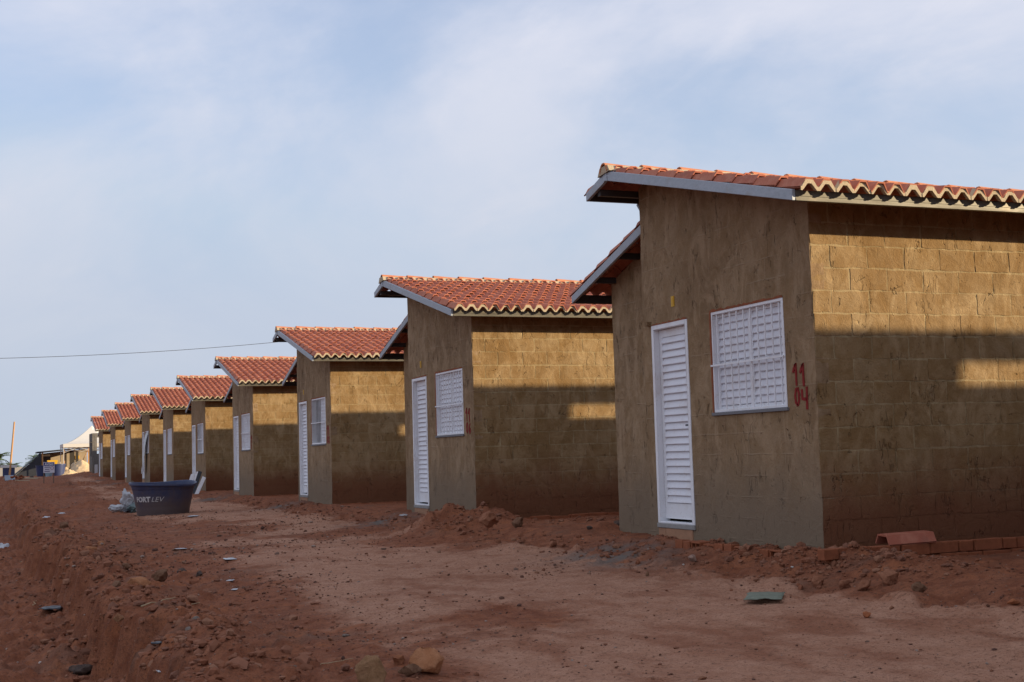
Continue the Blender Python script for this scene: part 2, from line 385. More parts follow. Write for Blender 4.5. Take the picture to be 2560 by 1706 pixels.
def ground_mat():
    m = N('red_site_soil', .95, 0, .12)
    pale = m.attr('pale'); s = m.xyz()
    a = m.noise(1.1, 6, .62, dist=.4); b = m.noise(6, 6, .65); f = m.noise(38, 5, .7); g = m.noise(150, 3, .7)
    red = m.mix(m.rng(b, .32, .68), (.190, .064, .032), (.29, .112, .058))
    red = m.mix(m.math('MULTIPLY', m.rng(a, .5, .72), .7), red, (.145, .083, .058))
    red = m.mix(m.math('MULTIPLY', m.rng(m.noise(2.6, 5, .6), .52, .70), .75), red, (.33, .118, .052))
    tan = m.mix(m.rng(b, .3, .7), (.37, .184, .113), (.45, .245, .160))
    tan = m.mix(m.math('MULTIPLY', m.rng(m.noise(1.8, 6, .65, m.pos((1, .45, 1))), .48, .68), .8), tan, (.255, .098, .052))
    pf = m.math('ADD', pale, m.math('MULTIPLY', m.math('SUBTRACT', m.noise(3.5, 6, .65), .5), 1.0))
    c = m.mix(m.rng(pf, .28, .68), red, tan)
    c = m.mix(m.math('MULTIPLY', m.rng(f, .50, .68), .7), c, (.095, .045, .030))
    c = m.mix(m.math('MULTIPLY', m.rng(g, .54, .70), .6), c, (.075, .04, .03))
    c = m.mix(m.math('MULTIPLY', m.rng(m.noise(70, 4, .7), .62, .74), .45), c, (.33, .24, .19))
    grey = m.math('MULTIPLY', m.attr('grey'), m.rng(m.noise(4, 5), .35, .6))
    c = m.mix(grey, c, (.15, .135, .12))
    m.bump(m.math('ADD', m.math('MULTIPLY', b, .5), m.math('ADD', m.math('MULTIPLY', f, .35), m.math('MULTIPLY', g, .12))), .9, .04)
    m.bump(m.rng(m.vor(55), .1, .5, 1., 0.), .35, .012)
    return m.done(c)
M_SOIL = ground_mat()
def grid_ground():
    ys = [2.2]
    while ys[-1] < 130: ys.append(ys[-1]+max(.016, ys[-1]*.0042))
    while ys[-1] < 4200: ys.append(ys[-1]*1.25)
    xs = list(np.arange(-1.2, 8.2, .024))
    x = 8.2; st = .05
    while x < 3000: x += st; st *= 1.22; xs.append(x)
    x = -1.2; st = .05; L = []
    while x > -3000: x -= st; st *= 1.22; L.append(x)
    xs = np.array(L[::-1]+xs); ys = np.array([-3000, -400, -80, -20, -6, -2, 0, 1.2]+ys)
    Xg, Yg = np.meshgrid(xs, ys)
    Zg = terrain(Xg.ravel(), Yg.ravel()).reshape(Xg.shape)
    far = np.maximum(sstep(130, 220, Yg), sstep(60, 140, np.abs(Xg)))
    Zg = Zg*(1-far)+far*(-.1)
    V = np.stack([Xg.ravel(), Yg.ravel(), Zg.ravel()], 1)
    n = len(xs); k = len(ys); idx = np.arange(n*k).reshape(k, n)
    Fq = np.stack([idx[:-1, :-1].ravel(), idx[:-1, 1:].ravel(), idx[1:, 1:].ravel(), idx[1:, :-1].ravel()], 1)
    me = npmesh('ground', V, Fq, M_SOIL, True)
    p = paleness(V[:, 0], V[:, 1])
    at_ = me.attributes.new('pale', 'FLOAT', 'POINT'); at_.data.foreach_set('value', p.astype(np.float32))
    gr = np.zeros(len(V))
    for hy in HY[1:]:      # cement spilt by the doors
        gr = np.maximum(gr, np.exp(-(((V[:, 0]-(X0-.75))/.55)**2+((V[:, 1]-(hy+2.55))/.8)**2)))
    a2 = me.attributes.new('grey', 'FLOAT', 'POINT'); a2.data.foreach_set('value', gr.astype(np.float32))
    return tag(link('ground', me), kind='structure')
grid_ground()

# ------------------------------------------------------------------ the house kit (meshes shared by the whole row)
RO, EO, EZB, PKY, PKZ, SL = .492, .485, 2.878, 2.966, 3.861, .2577
TAIL, TSL = .50, .30
WW, XR = 3.147, 10.26
S_, LW, LEND, LXR = .40, 4.705, 5.19, .083
LXE = 6.75  # unseen low wing cut short so sun reaches the lit wall patch
LSL = .301
TSN = SL-.062/3.541; ZN = PKZ-SL*(PKY+EO+.09)-.012
def lz(y): return 3.40-LSL*(y-3.147)      # top of the low rake board
DY1, DY0, DZ0, DZ1 = 2.184, 2.968, .076, 2.187
WY0, WY1, WZ0, WZ1 = .448, 1.731, 1.197, 2.197
TP = .176                                  # tile pitch
def roofline(y): return np.where(np.asarray(y) <= PKY, PKZ-SL*(PKY-np.asarray(y)), PKZ-TSL*(np.asarray(y)-PKY))

def facade_mesh(name, y0, y1, top, holes, axisx, seed, mat, zmin=-.45, amp=.006):
    cuts_y = sorted(set([y0, y1]+[h[i] for h in holes for i in (0, 1)])); cuts_z = sorted(set([zmin]+[h[i] for h in holes for i in (2, 3)]+[4.2]))
    def lines(c, st):
        o = []
        for a, b in zip(c[:-1], c[1:]):
            k = max(1, round((b-a)/st)); o += [a+(b-a)*i/k for i in range(k)]
        return np.array(o+[c[-1]])
    ys = lines(cuts_y, .055); zs = lines(cuts_z, .055)
    Yg, Zg = np.meshgrid(ys, zs); T = top(Yg); Zc = np.minimum(Zg, T)
    ed = np.minimum(np.abs(Yg-y0), np.abs(Yg-y1))
    D = amp*fbm(Yg*3.2, Zc*2.2, seed=seed, o=4)
    Ye = Yg.copy()
    Ye += np.where(ed < 1e-6, .013*fbm(Zc*7, Zc*0, seed=seed+3, o=4), 0)
    for h in holes:      # rough edges of the openings
        for k in (0, 1):
            on = (np.abs(Yg-h[k]) < 1e-6) & (Zg > h[2]-.02) & (Zg < h[3]+.02)
            Ye += np.where(on, (-1 if k == 0 else 1)*.006*np.abs(fbm(Zc*9, Zc*0+k, seed=seed+5, o=3)), 0)
    V = np.stack([axisx+D.ravel()-.002, Ye.ravel(), Zc.ravel()], 1); n = len(ys); nv = len(V)
    Vb = V.copy(); Vb[:, 0] = axisx+.13
    faces = []; bnd = {}
    for j in range(len(zs)-1):
        for i in range(n-1):
            a, b, c, d = j*n+i, j*n+i+1, (j+1)*n+i+1, (j+1)*n+i
            if max(Zc[j+1, i]-Zc[j, i], Zc[j+1, i+1]-Zc[j, i+1]) < 1e-4: continue
            ym = (ys[i]+ys[i+1])/2; zm = (zs[j]+zs[j+1])/2
            if any(h[0] < ym < h[1] and h[2] < zm < h[3] for h in holes): continue
            faces.append((a, d, c, b)); faces.append((a+nv, b+nv, c+nv, d+nv))
            for e in ((a, d), (d, c), (c, b), (b, a)):
                if (e[1], e[0]) in bnd: del bnd[(e[1], e[0])]
                else: bnd[e] = 1
    for (p, q) in bnd: faces.append((q, p, p+nv, q+nv))
    me = bpy.data.meshes.new(name); me.from_pydata([tuple(v) for v in np.vstack([V, Vb])], [], faces)
    bm = bmesh.new(); bm.from_mesh(me); bmesh.ops.remove_doubles(bm, verts=bm.verts, dist=2e-4)
    bmesh.ops.recalc_face_normals(bm, faces=bm.faces); bm.to_mesh(me); bm.free()
    me.materials.append(mat); return me
HOLES = [(WY0, WY1, WZ0, WZ1), (DY1, DY0, DZ0, DZ1)]
ME_FRONT = facade_mesh('front_wall', 0, WW, lambda y: np.where(y <= PKY, ZN+(TSN)*(y+EO+.09), roofline(y)-.07)-.012, HOLES, 0, 101, M_FRONT)
ME_LOWF = facade_mesh('low_front_wall', WW-.02, LW, lambda y: lz(y)-.035, [], S_, 131, M_FRONT)
ME_SIDE = MB().box(.004, XR, -.0014, .13, -.45, 3.05).mesh('side_wall', M_JOINT)
b = MB(); b.box(.14, XR, WW-.13, WW+.002, -.45, 3.66); ME_FARW = b.mesh('party_wall', M_FRONT)
ME_REAR = MB().prism([(.13, -.45), (WW-.13, -.45), (WW-.13, 3.66), (.13, 3.0)], XR-.13, XR-.003).mesh('rear_wall', M_SIDE)
b = MB(); b.box(S_+.14, LXE-.35, LW-.13, LW+.002, -.45, 2.86); b.prism([(WW, -.45), (LW-.13, -.45), (LW-.13, 2.86), (WW, 3.3)], LXE-.48, LXE-.35); ME_LOWW = b.mesh('low_back_wall', M_SIDE)
b = MB(); b.box(XR, XR+3.2, WW-.13, WW, -.45, 3.45); b.box(XR+3.07, XR+3.2, .2, WW-.131, -.45, 2.2); ME_SHADW = b.mesh('shadow_wall', M_SIDE)  # unseen wall added to shade below the lit patch next door
ME_FLOOR = MB().box(.14, XR-.14, .14, WW-.14, -.2, .05).mesh('floor_slab', M_DARK)

# roof tile: one trapezoid cap with its channel, the lower end lifted over the next row
def tile_mesh(name, L=.43, h=.072, th=.014, seed=0):
    r = random.Random(seed); mb = MB(); P = TP
    def prof(k):
        w = 1+.05*(1-k)+r.uniform(-.02, .02); lift = .026*(1-k)
        c = .17*P*w; f = .455*P; hh = h*(1+.07*(1-k))+r.uniform(-.002, .002)
        return [(-.5*P, lift+.001), (-f, lift), (-c, lift+hh), (c, lift+hh), (f, lift), (.5*P, lift+.001)]
    rows = []
    for k in (0, 1):
        o = prof(k); i = [(x*(1 if abs(x) > .4*P else .86), z-th) for x, z in o]; rows.append((o, i))
    y = (0, L)
    for a in range(5):
        (o0, i0), (o1, i1) = rows
        mb.quad((o0[a][0], 0, o0[a][1]), (o0[a+1][0], 0, o0[a+1][1]), (o1[a+1][0], L, o1[a+1][1]), (o1[a][0], L, o1[a][1]))
        mb.quad((i0[a+1][0], 0, i0[a+1][1]), (i0[a][0], 0, i0[a][1]), (i1[a][0], L, i1[a][1]), (i1[a+1][0], L, i1[a+1][1]))
        mb.quad((i0[a][0], 0, i0[a][1]), (i0[a+1][0], 0, i0[a+1][1]), (o0[a+1][0], 0, o0[a+1][1]), (o0[a][0], 0, o0[a][1]))
        mb.quad((o1[a][0], L, o1[a][1]), (o1[a+1][0], L, o1[a+1][1]), (i1[a+1][0], L, i1[a+1][1]), (i1[a][0], L, i1[a][1]))
    me = mb.mesh(name, M_TILE)
    bm = bmesh.new(); bm.from_mesh(me); bmesh.ops.remove_doubles(bm, verts=bm.verts, dist=1e-4); bm.to_mesh(me); bm.free()
    return me
TILES = [tile_mesh('roof_tile', seed=i) for i in range(6)]
def ridge_mesh(seed, L=.50):
    r = random.Random(seed); mb = MB()
    def ring(x, w, h, z):
        return [(x, -w, z), (x, -w*.62, z+h*.72), (x, -w*.25, z+h), (x, w*.25, z+h), (x, w*.62, z+h*.72), (x, w, z)]
    A = ring(0, .098, .088, .014+r.uniform(-.003, .004)); B = ring(L, .085, .078, -.004+r.uniform(-.003, .003))
    Ai = [(p[0], p[1]*.84, p[2]-.014) for p in A]; Bi = [(p[0], p[1]*.84, p[2]-.014) for p in B]
    for i in range(5):
        mb.quad(A[i], A[i+1], B[i+1], B[i]); mb.quad(Ai[i+1], Ai[i], Bi[i], Bi[i+1]); mb.quad(Ai[i], Ai[i+1], A[i+1], A[i]); mb.quad(B[i], B[i+1], Bi[i+1], Bi[i])
    return mb.mesh('ridge_tile', M_RIDGE)
RIDGES = [ridge_mesh(i) for i in range(4)]
def slope_mats(y_low, z_low, slope, up_sign, rows, pitch, x0, ncol, r):
    """local matrices of tiles laid row by row on a slope whose low end lies at y_low"""
    a = math.atan(slope); out = []
    base = Euler((a, 0, 0)).to_matrix().to_4x4() if up_sign > 0 else (Euler((-a, 0, 0)).to_matrix() @ Euler((0, 0, math.pi)).to_matrix()).to_4x4()
    for c in range(ncol):
        cx = x0+TP*(c+.5); dc = r.uniform(-.004, .004)
        for i in range(rows):
            d = i*pitch+r.uniform(-.010, .010)
            loc = Vector((cx+dc+r.uniform(-.003, .003), y_low+up_sign*d*math.cos(a), z_low+d*math.sin(a)+.016+r.uniform(-.002, .003)))
            j = Euler((r.uniform(-.008, .008), r.uniform(-.02, .02), r.uniform(-.016, .016))).to_matrix().to_4x4()
            out.append((c, i, Matrix.Translation(loc) @ base @ j))
    return out
def join_tiles(name, mats, r):
    Vs = []; Fs = []; k = 0
    for (c, i, m) in mats:
        me = r.choice(TILES); n = len(me.vertices)
        co = np.empty(n*3, np.float32); me.vertices.foreach_get('co', co); co = co.reshape(-1, 3)
        A = np.array(m); Vs.append(co @ A[:3, :3].T + A[:3, 3])
        f = np.array([p.vertices[:] for p in me.polygons]); Fs.append(f+k); k += n
    return npmesh(name, np.vstack(Vs), np.vstack(Fs), M_TILE)
rr = random.Random(3)
NEARROWS = 10; NEARP = (PKY+EO+.09)/math.cos(math.atan(SL))/NEARROWS
NEAR = slope_mats(-EO-.09, ZN, TSN, 1, NEARROWS, NEARP, -RO+.02, 63, rr)
TAILT = slope_mats(PKY+TAIL+.09, PKZ-TSL*(TAIL+.09)-.012, TSL-.062/.59, -1, 2, .32, -RO+.02, 70, rr)  # columns past the rear wall added to cast the band above the patch
LOWT = slope_mats(LEND+.08, lz(LEND+.08), LSL, -1, 6, .375, LXR+.02, 37, rr)
NCOL = [0, 24, 24, 22, 18, 16, 14, 14, 12, 10, 10]
ME_REST = {}
def rest_mesh(n):
    if n not in ME_REST:
        r = random.Random(9); ME_REST[n] = join_tiles('roof_tiles', [t for t in NEAR if t[0] >= n]+[t for t in TAILT if t[0] >= 3]+[t for t in LOWT if t[0] >= 3], r)
    return ME_REST[n]
# mortar-dipped edge along the eave
def eave_edge():
    mb = MB(); a = math.atan(SL); y0 = -EO-.09; z0 = ZN+.016; r = random.Random(4)
    for c in range(63):
        cx = -RO+.02+TP*(c+.5); w = 1+r.uniform(-.04, .04); dz = r.uniform(-.003, .003); sh = r.uniform(-.004, .004)
        o = [(-.5*TP, .030), (-.43*TP, .030), (-.18*TP*w+sh, .098+dz), (.18*TP*w+sh, .098+dz), (.43*TP, .030), (.5*TP, .030)]
        i = [(-.5*TP, -.004), (-.40*TP, -.004), (-.11*TP, .058+dz), (.11*TP, .058+dz), (.40*TP, -.004), (.5*TP, -.004)]
        yA = y0-.010+r.uniform(-.004, .004); yB = y0+.035
        for k in range(5):
            O = [(cx+o[k][0], o[k][1]), (cx+o[k+1][0], o[k+1][1])]; I = [(cx+i[k][0], i[k][1]), (cx+i[k+1][0], i[k+1][1])]
            q = lambda p, y: (p[0], y, z0+p[1]+(y-y0)*SL)
            mb.quad(q(I[0], yA), q(I[1], yA), q(O[1], yA), q(O[0], yA))
            mb.quad(q(O[0], yA), q(O[1], yA), q(O[1], yB), q(O[0], yB)); mb.quad(q(I[1], yA), q(I[0], yA), q(I[0], yB), q(I[1], yB))
    return mb.mesh('eave_mortar', M_MORT)
ME_EAVE = eave_edge()
def ridge_bed():
    mb = MB(); r = random.Random(8); xs = np.arange(-RO-.02, XR+1.5, .06); prev = None
    for x in xs:
        a, b_ = r.uniform(-.012, .012), r.uniform(-.012, .012)
        ring = [(x, PKY-.135+a, PKZ-.022), (x, PKY-.095, PKZ+.044+b_*.4), (x, PKY+.095, PKZ+.044), (x, PKY+.14+b_, PKZ-.045)]
        if prev:
            for k in range(3): mb.quad(prev[k], prev[k+1], ring[k+1], ring[k], smooth=True)
        else: mb.quad(*ring)
        prev = ring
    return mb.mesh('ridge_mortar', M_MORT)
ME_RBED = ridge_bed()
# steel edge boards
ME_RAKE = bevel(MB().prism([(-EO, EZB), (-EO, EZB+.094), (PKY-.035, PKZ-.009), (PKY-.035, PKZ-.115)], -RO, -RO+.035).mesh('rake_board', M_STEEL), .004)
ME_TRAKE = bevel(MB().prism([(PKY+.035, PKZ-.012), (PKY+TAIL, PKZ-TSL*TAIL), (PKY+TAIL, PKZ-TSL*TAIL-.09), (PKY+.035, PKZ-.118)], -RO, -RO+.035).mesh('tail_rake_board', M_STEEL), .004)
ME_PLATE = MB().prism([(PKY-.042, PKZ-.118), (PKY-.042, PKZ-.004), (PKY, PKZ+.012), (PKY+.042, PKZ-.006), (PKY+.042, PKZ-.118), (PKY, PKZ-.105)], -RO-.006, -RO+.03).mesh('ridge_plate', M_STEEL)
M_FASC = steelmat('eave_steel', (.115, .106, .086))
b = MB(); b.box(-RO+.036, XR+.5, -EO, -EO+.045, EZB+.002, EZB+.088); b.box(-RO+.037, XR+.49, -EO-.005, -EO, EZB+.002, EZB+.018); b.box(-RO+.037, XR+.49, -EO-.005, -EO, EZB+.040, EZB+.048); ME_FASC = b.mesh('eave_fascia', M_FASC)
ME_TFASC = MB().box(-RO+.036, XR+1.6, PKY+TAIL-.045, PKY+TAIL-.002, PKZ-TSL*TAIL-.088, PKZ-TSL*TAIL+.006).mesh('tail_fascia', M_SHADE)  # shade under the tail painted in as near-black steel
ME_LRAKE = bevel(MB().prism([(WW+.003, lz(WW)), (LEND, lz(LEND)), (LEND, lz(LEND)-.095), (WW+.003, lz(WW)-.105)], LXR, LXR+.035).mesh('low_rake_board', M_STEEL), .004)
ME_LFASC = MB().box(LXR+.036, LXE, LEND-.045, LEND-.002, lz(LEND)-.093, lz(LEND)+.014).mesh('low_fascia', M_SHADE)  # low eave shade painted in with the same near-black steel
PURL = []
for y in (.45, 1.25, 2.05, 2.85): PURL.append((.02, XR+.3, y, float(roofline(y))-.075))
PURL.append((-RO+.04, XR+1.4, PKY+.25, PKZ-TSL*.25-.08))
for y in (3.35, 3.95, 4.6): PURL.append((LXR+.04, LXE-.05, y, lz(y)-.02))
ME_PURL = [MB().box(x0, x1, y-.03, y+.03, z-.07, z).mesh('purlin', M_SHADE) for (x0, x1, y, z) in PURL]
ME_BRACE = MB().box(0, .05, 0, .03, 0, .34, None).mesh('brace', M_STEEL)

# door and window kit
b = MB(); fw = .052
for (a0, a1, z0, z1) in ((DY1+.004, DY1+fw, DZ0+.004, DZ1-.004), (DY0-fw, DY0-.004, DZ0+.004, DZ1-.004), (DY1+fw, DY0-fw, DZ1-fw, DZ1-.004), (DY1+fw, DY0-fw, DZ0+.004, DZ0+.022)):
    b.box(-.008, .115, a0, a1, z0, z1)
ME_DFRAME = bevel(b.mesh('door_frame', M_WHITE), .004)
LX = .075
ME_LEAF = MB().box(LX, LX+.03, DY1+fw+.003, DY0-fw-.003, DZ0+.05, DZ1-fw-.004).mesh('door', M_WHITE)
b = MB(); y0, y1 = DY1+fw+.003, DY0-fw-.003
b.box(LX-.014, LX, y0, y0+.06, DZ0+.05, DZ1-fw-.004); b.box(LX-.014, LX, y1-.06, y1, DZ0+.05, DZ1-fw-.004)
b.box(LX-.014, LX, y0+.06, y1-.06, DZ0+.05, DZ0+.21); b.box(LX-.014, LX, y0+.06, y1-.06, DZ1-fw-.085, DZ1-fw-.004); ME_RAILS = b.mesh('door_rails', M_WHITE)
NS = 23; DSZ0, DSZ1 = DZ0+.21, DZ1-fw-.085; DSP = (DSZ1-DSZ0)/NS
def slat_mesh(w, p, d):
    mb = MB(); y0, y1 = -w/2, w/2
    A = [(-.002, p*.98), (-d, p*.16), (-d+.004, p*.10), (0, p*.02)]
    for i in range(3): mb.quad((A[i][0], y0, A[i][1]), (A[i][0], y1, A[i][1]), (A[i+1][0], y1, A[i+1][1]), (A[i+1][0], y0, A[i+1][1]))
    mb.quad(*[(q[0], y0, q[1]) for q in A]); mb.quad(*[(q[0], y1, q[1]) for q in A][::-1])
    return mb.mesh('slat', M_SLATD)
ME_DSLAT = slat_mesh(y1-y0-.122, DSP, .026)
def joined(name, me, offs, mat):
    mb = MB()
    for o in offs:
        n = len(mb.v); mb.v += [tuple(v.co+Vector(o)) for v in me.vertices]
        for p in me.polygons: mb.f.append(tuple(n+i for i in p.vertices)); mb.sm.append(False)
    return mb.mesh(name, mat)
dcy = (DY0+DY1)/2
D_OFF = [(LX-.0005, dcy, DSZ0+DSP*i) for i in range(NS)]
ME_DSLATS = joined('louvres', ME_DSLAT, D_OFF, M_SLATD)
b = MB(); b.box(LX-.05, LX-.014, DY1+fw+.018, DY1+fw+.034, 1.09, 1.105); b.box(LX-.055, LX-.045, DY1+fw+.018, DY1+fw+.11, 1.088, 1.107); b.box(LX-.018, LX-.0135, DY1+fw+.012, DY1+fw+.042, 1.02, 1.15); ME_HANDLE = b.mesh('door_handle', simple('dark_metal', (.09, .09, .10), .4, .7))
# window: outer frame, two louvred leaves, grille
b = MB(); wf = .032
for (a0, a1, z0, z1) in ((WY0+.003, WY0+wf, WZ0+.006, WZ1-.004), (WY1-wf-.008, WY1-.018, WZ0+.006, WZ1-.004), (WY0+wf, WY1-wf-.008, WZ1-wf, WZ1-.004), (WY0+wf, WY1-wf-.008, WZ0+.006, WZ0+wf)):
    b.box(-.004, .10, a0, a1, z0, z1)
ME_WFRAME = bevel(b.mesh('window', M_WHITE), .003)
wmid = (WY0+WY1-.005)/2
LEAVES = [(WY0+wf+.002, wmid-.006), (wmid+.006, WY1-wf-.010)]
WNS = 12; WSZ0, WSZ1 = WZ0+wf+.03, WZ1-wf-.03; WSP = (WSZ1-WSZ0)/WNS
ME_SHUT = []; ME_WSLAT = []; W_OFF = []
for (a, c) in LEAVES:
    b = MB(); b.box(.066, .075, a, c, WZ0+wf+.002, WZ1-wf-.002)
    b.box(.047, .066, a, a+.03, WZ0+wf+.002, WZ1-wf-.002); b.box(.047, .066, c-.03, c, WZ0+wf+.002, WZ1-wf-.002)
    b.box(.047, .066, a+.03, c-.03, WZ0+wf+.002, WSZ0); b.box(.047, .066, a+.03, c-.03, WSZ1, WZ1-wf-.002); ME_SHUT.append(b.mesh('shutter', M_WHITE))
    ME_WSLAT.append(slat_mesh(c-a-.062, WSP, .022)); W_OFF.append([(.0655, (a+c)/2, WSZ0+WSP*i) for i in range(WNS)])
ME_WSLATS = [joined('louvres', ME_WSLAT[i], W_OFF[i], M_SLATD) for i in (0, 1)]
NB = 10; BARS_Y = [WY0+wf+(WY1-WY0-2*wf-.008)*(i+.5)/NB for i in range(NB)]
ME_BAR = MB().box(.008, .020, -.006, .006, WZ0+wf, WZ1-wf).mesh('grille_bar', M_WHITE)
ME_CROSS = MB().box(-.020, -.004, WY0+.01, WY1-.002, 1.655, 1.672).mesh('grille_crossbar', M_WHITE)
ME_SILL = bevel(MB().box(-.022, .128, WY0-.022, WY1+.012, WZ0-.026, WZ0+.004).mesh('window_sill', M_GREY), .003)
def rough_strip(pts_a, pts_b, name, mat, x=-.0095):   # broken edge of bare clay left round the opening
    mb = MB(); n = len(pts_a)
    for i in range(n-1):
        mb.quad((x, *pts_a[i]), (x, *pts_a[i+1]), (x, *pts_b[i+1]), (x, *pts_b[i])); 
        mb.quad((x, *pts_b[i]), (x, *pts_b[i+1]), (x+.03, *pts_b[i+1]), (x+.03, *pts_b[i])); mb.quad((x, *pts_a[i]), (x+.03, *pts_a[i]), (x+.03, *pts_a[i+1]), (x, *pts_a[i+1]))
    return mb.mesh(name, mat)
r = random.Random(12); ys_ = [WY0+(WY1-WY0)*i/30 for i in range(31)]
ME_GAPT = rough_strip([(y, WZ1-.004) for y in ys_], [(y, WZ1+.016+r.uniform(-.008, .010)) for y in ys_], 'bare_lintel', M_CLAY)
zs_ = [WZ0+(WZ1-WZ0)*i/24 for i in range(25)]
ME_GAPL = rough_strip([(WY1-.018, z) for z in zs_], [(WY1+.006+r.uniform(-.003, .006), z) for z in zs_], 'bare_jamb', M_CLAY)
ys_ = [DY1+.0+(DY0-DY1-.03)*i/22 for i in range(23)]
ME_GAPD = rough_strip([(y, DZ1-.004) for y in ys_], [(y, DZ1+.014+max(-.012, r.uniform(-.014, .012))) for y in ys_], 'bare_lintel', M_CLAY)
b = MB(); b.box(-.018, .12, DY1-.004, DY0+.004, DZ0-.045, DZ0+.003); ME_THRESH = bevel(b.mesh('threshold', simple('grey_cement', (.28, .27, .26), .9, 0, .25, 20)), .005)
b = MB(); b.box(-.010, .12, DY1+.05, DY0-.17, -.35, DZ0-.046); b.box(-.007, .12, DY0-.165, DY0-.01, -.35, DZ0-.047); ME_STEP = bevel(b.mesh('step_bricks', M_CLAY2), .006)
b = MB(); b.box(-.014, .02, 2.43, 2.49, 2.34, 2.45); b.box(-.018, -.0141, 2.443, 2.477, 2.362, 2.428); ME_ELEC = b.mesh('electric_box', M_YEL)
ME_PEG = MB().box(-.055, .05, DY0+.0, DY0+.075, DZ1+.004, DZ1+.045).mesh('lintel_stub', M_FRONT)

# blocks of the side wall, slightly proud of the joints
def block_mesh(seed, half=False):
    r = np.random.default_rng(seed); w = .386 if not half else .186; h = .186; nx, nz = (6, 3) if not half else (3, 3)
    mb = MB(); g = {}
    for j in range(nz+1):
        for i in range(nx+1):
            x = w*i/nx; z = h*j/nz; e = min(i, nx-i, j, nz-j)
            jx, jz = (r.uniform(-.007, .007), r.uniform(-.006, .005)) if e == 0 else (0, 0)
            y = -.0050+r.uniform(-.0016, .0016) if e > 0 else -.0040+r.uniform(-.0016, .0016)
            g[i, j] = (x+jx, y, z+jz)
    for j in range(nz):
        for i in range(nx): mb.quad(g[i, j], g[i+1, j], g[i+1, j+1], g[i, j+1], smooth=True)
    per = [(i, 0) for i in range(nx)]+[(nx, j) for j in range(nz)]+[(i, nz) for i in range(nx, 0, -1)]+[(0, j) for j in range(nz, 0, -1)]
    for a, c in zip(per, per[1:]+per[:1]):
        p, q = g[a], g[c]; mb.quad(p, (p[0], .004, p[2]), (q[0], .004, q[2]), q)
    me = mb.mesh('block', M_SIDE)
    bm = bmesh.new(); bm.from_mesh(me); bmesh.ops.remove_doubles(bm, verts=bm.verts, dist=1e-5); bm.to_mesh(me); bm.free()
    return me
BLOCKS = [block_mesh(i) for i in range(8)]; HALF = [block_mesh(20+i, True) for i in range(3)]
NBLK = [0, 7, 7, 6, 5, 4, 4, 3, 3, 3, 2]
def rest_blocks(nc):      # remaining blocks of the wall beyond the ones that show
    mb = MB(); r = random.Random(nc)
    for row in range(16):
        z = -.195+.2*row+.006; off = .2 if row % 2 else 0
        for c in range(nc, 26):
            x = .4*c+(-.2 if row % 2 else 0)+.008
            if x+.39 > XR-.02 or z+.19 > 3.04: continue
            mb.box(x, x+.388, -.0045+r.uniform(-.002, .002), .0, z, z+.186)
    return mb.mesh('blocks', M_SIDE)
ME_BREST = {}

# hand-painted lot numbers
def strokes(lines, w=.027, x=-.0075):
    mb = MB()
    for ln in lines:
        P = []
        for a, c in zip(ln[:-1], ln[1:]):
            for k in range(5): P.append((a[0]+(c[0]-a[0])*k/5, a[1]+(c[1]-a[1])*k/5))
        P.append(ln[-1]); L = []; R_ = []
        for i, p in enumerate(P):
            q0, q1 = P[max(i-1, 0)], P[min(i+1, len(P)-1)]; dx, dz = q1[0]-q0[0], q1[1]-q0[1]; l = math.hypot(dx, dz) or 1
            ww = w*(.42+.14*random.random()); L.append((p[0]-dz/l*ww, p[1]+dx/l*ww)); R_.append((p[0]+dz/l*ww, p[1]-dx/l*ww))
        for i in range(len(P)-1):
            mb.quad((x, -L[i][0], L[i][1]), (x, -L[i+1][0], L[i+1][1]), (x, -R_[i+1][0], R_[i+1][1]), (x, -R_[i][0], R_[i][1]))
            mb.quad((x+.012, -R_[i][0], R_[i][1]), (x+.012, -R_[i+1][0], R_[i+1][1]), (x, -R_[i+1][0], R_[i+1][1]), (x, -R_[i][0], R_[i][1]))
            mb.quad((x+.012, -L[i][0], L[i][1]), (x+.012, -L[i+1][0], L[i+1][1]), (x, -L[i+1][0], L[i+1][1]), (x, -L[i][0], L[i][1]))
    return mb.mesh('painted_number', M_RED)
ONE = [(-.045, .12), (.0, .20), (.005, .0)]
ZERO = [(.0, .0), (-.028, .03), (-.034, .09), (-.018, .145), (.008, .15), (.024, .10), (.022, .04), (.0, .0)]
FOUR = [[(-.04, .15), (-.036, .065), (.03, .06)], [(.036, .17), (.03, -.03)]]
SIX = [[(.02, .155), (-.018, .11), (-.03, .04), (-.008, .0), (.026, .03), (.014, .075), (-.022, .05)]]
EIGHT = [[(.0, .08), (-.028, .12), (.0, .155), (.026, .12), (.0, .08), (-.03, .035), (.0, .0), (.03, .035), (.0, .08)]]
def sh(l, dx, dz): return [(a+dx, c+dz) for a, c in l]
def num(last): return strokes([sh(ONE, -.295, 1.385), sh(ONE, -.185, 1.375), sh(ZERO, -.285, 1.21)]+[sh(l, -.175, 1.20) for l in last])
ME_NUM = {1: num(FOUR), 2: num(SIX), 3: num(EIGHT), 4: num([])}

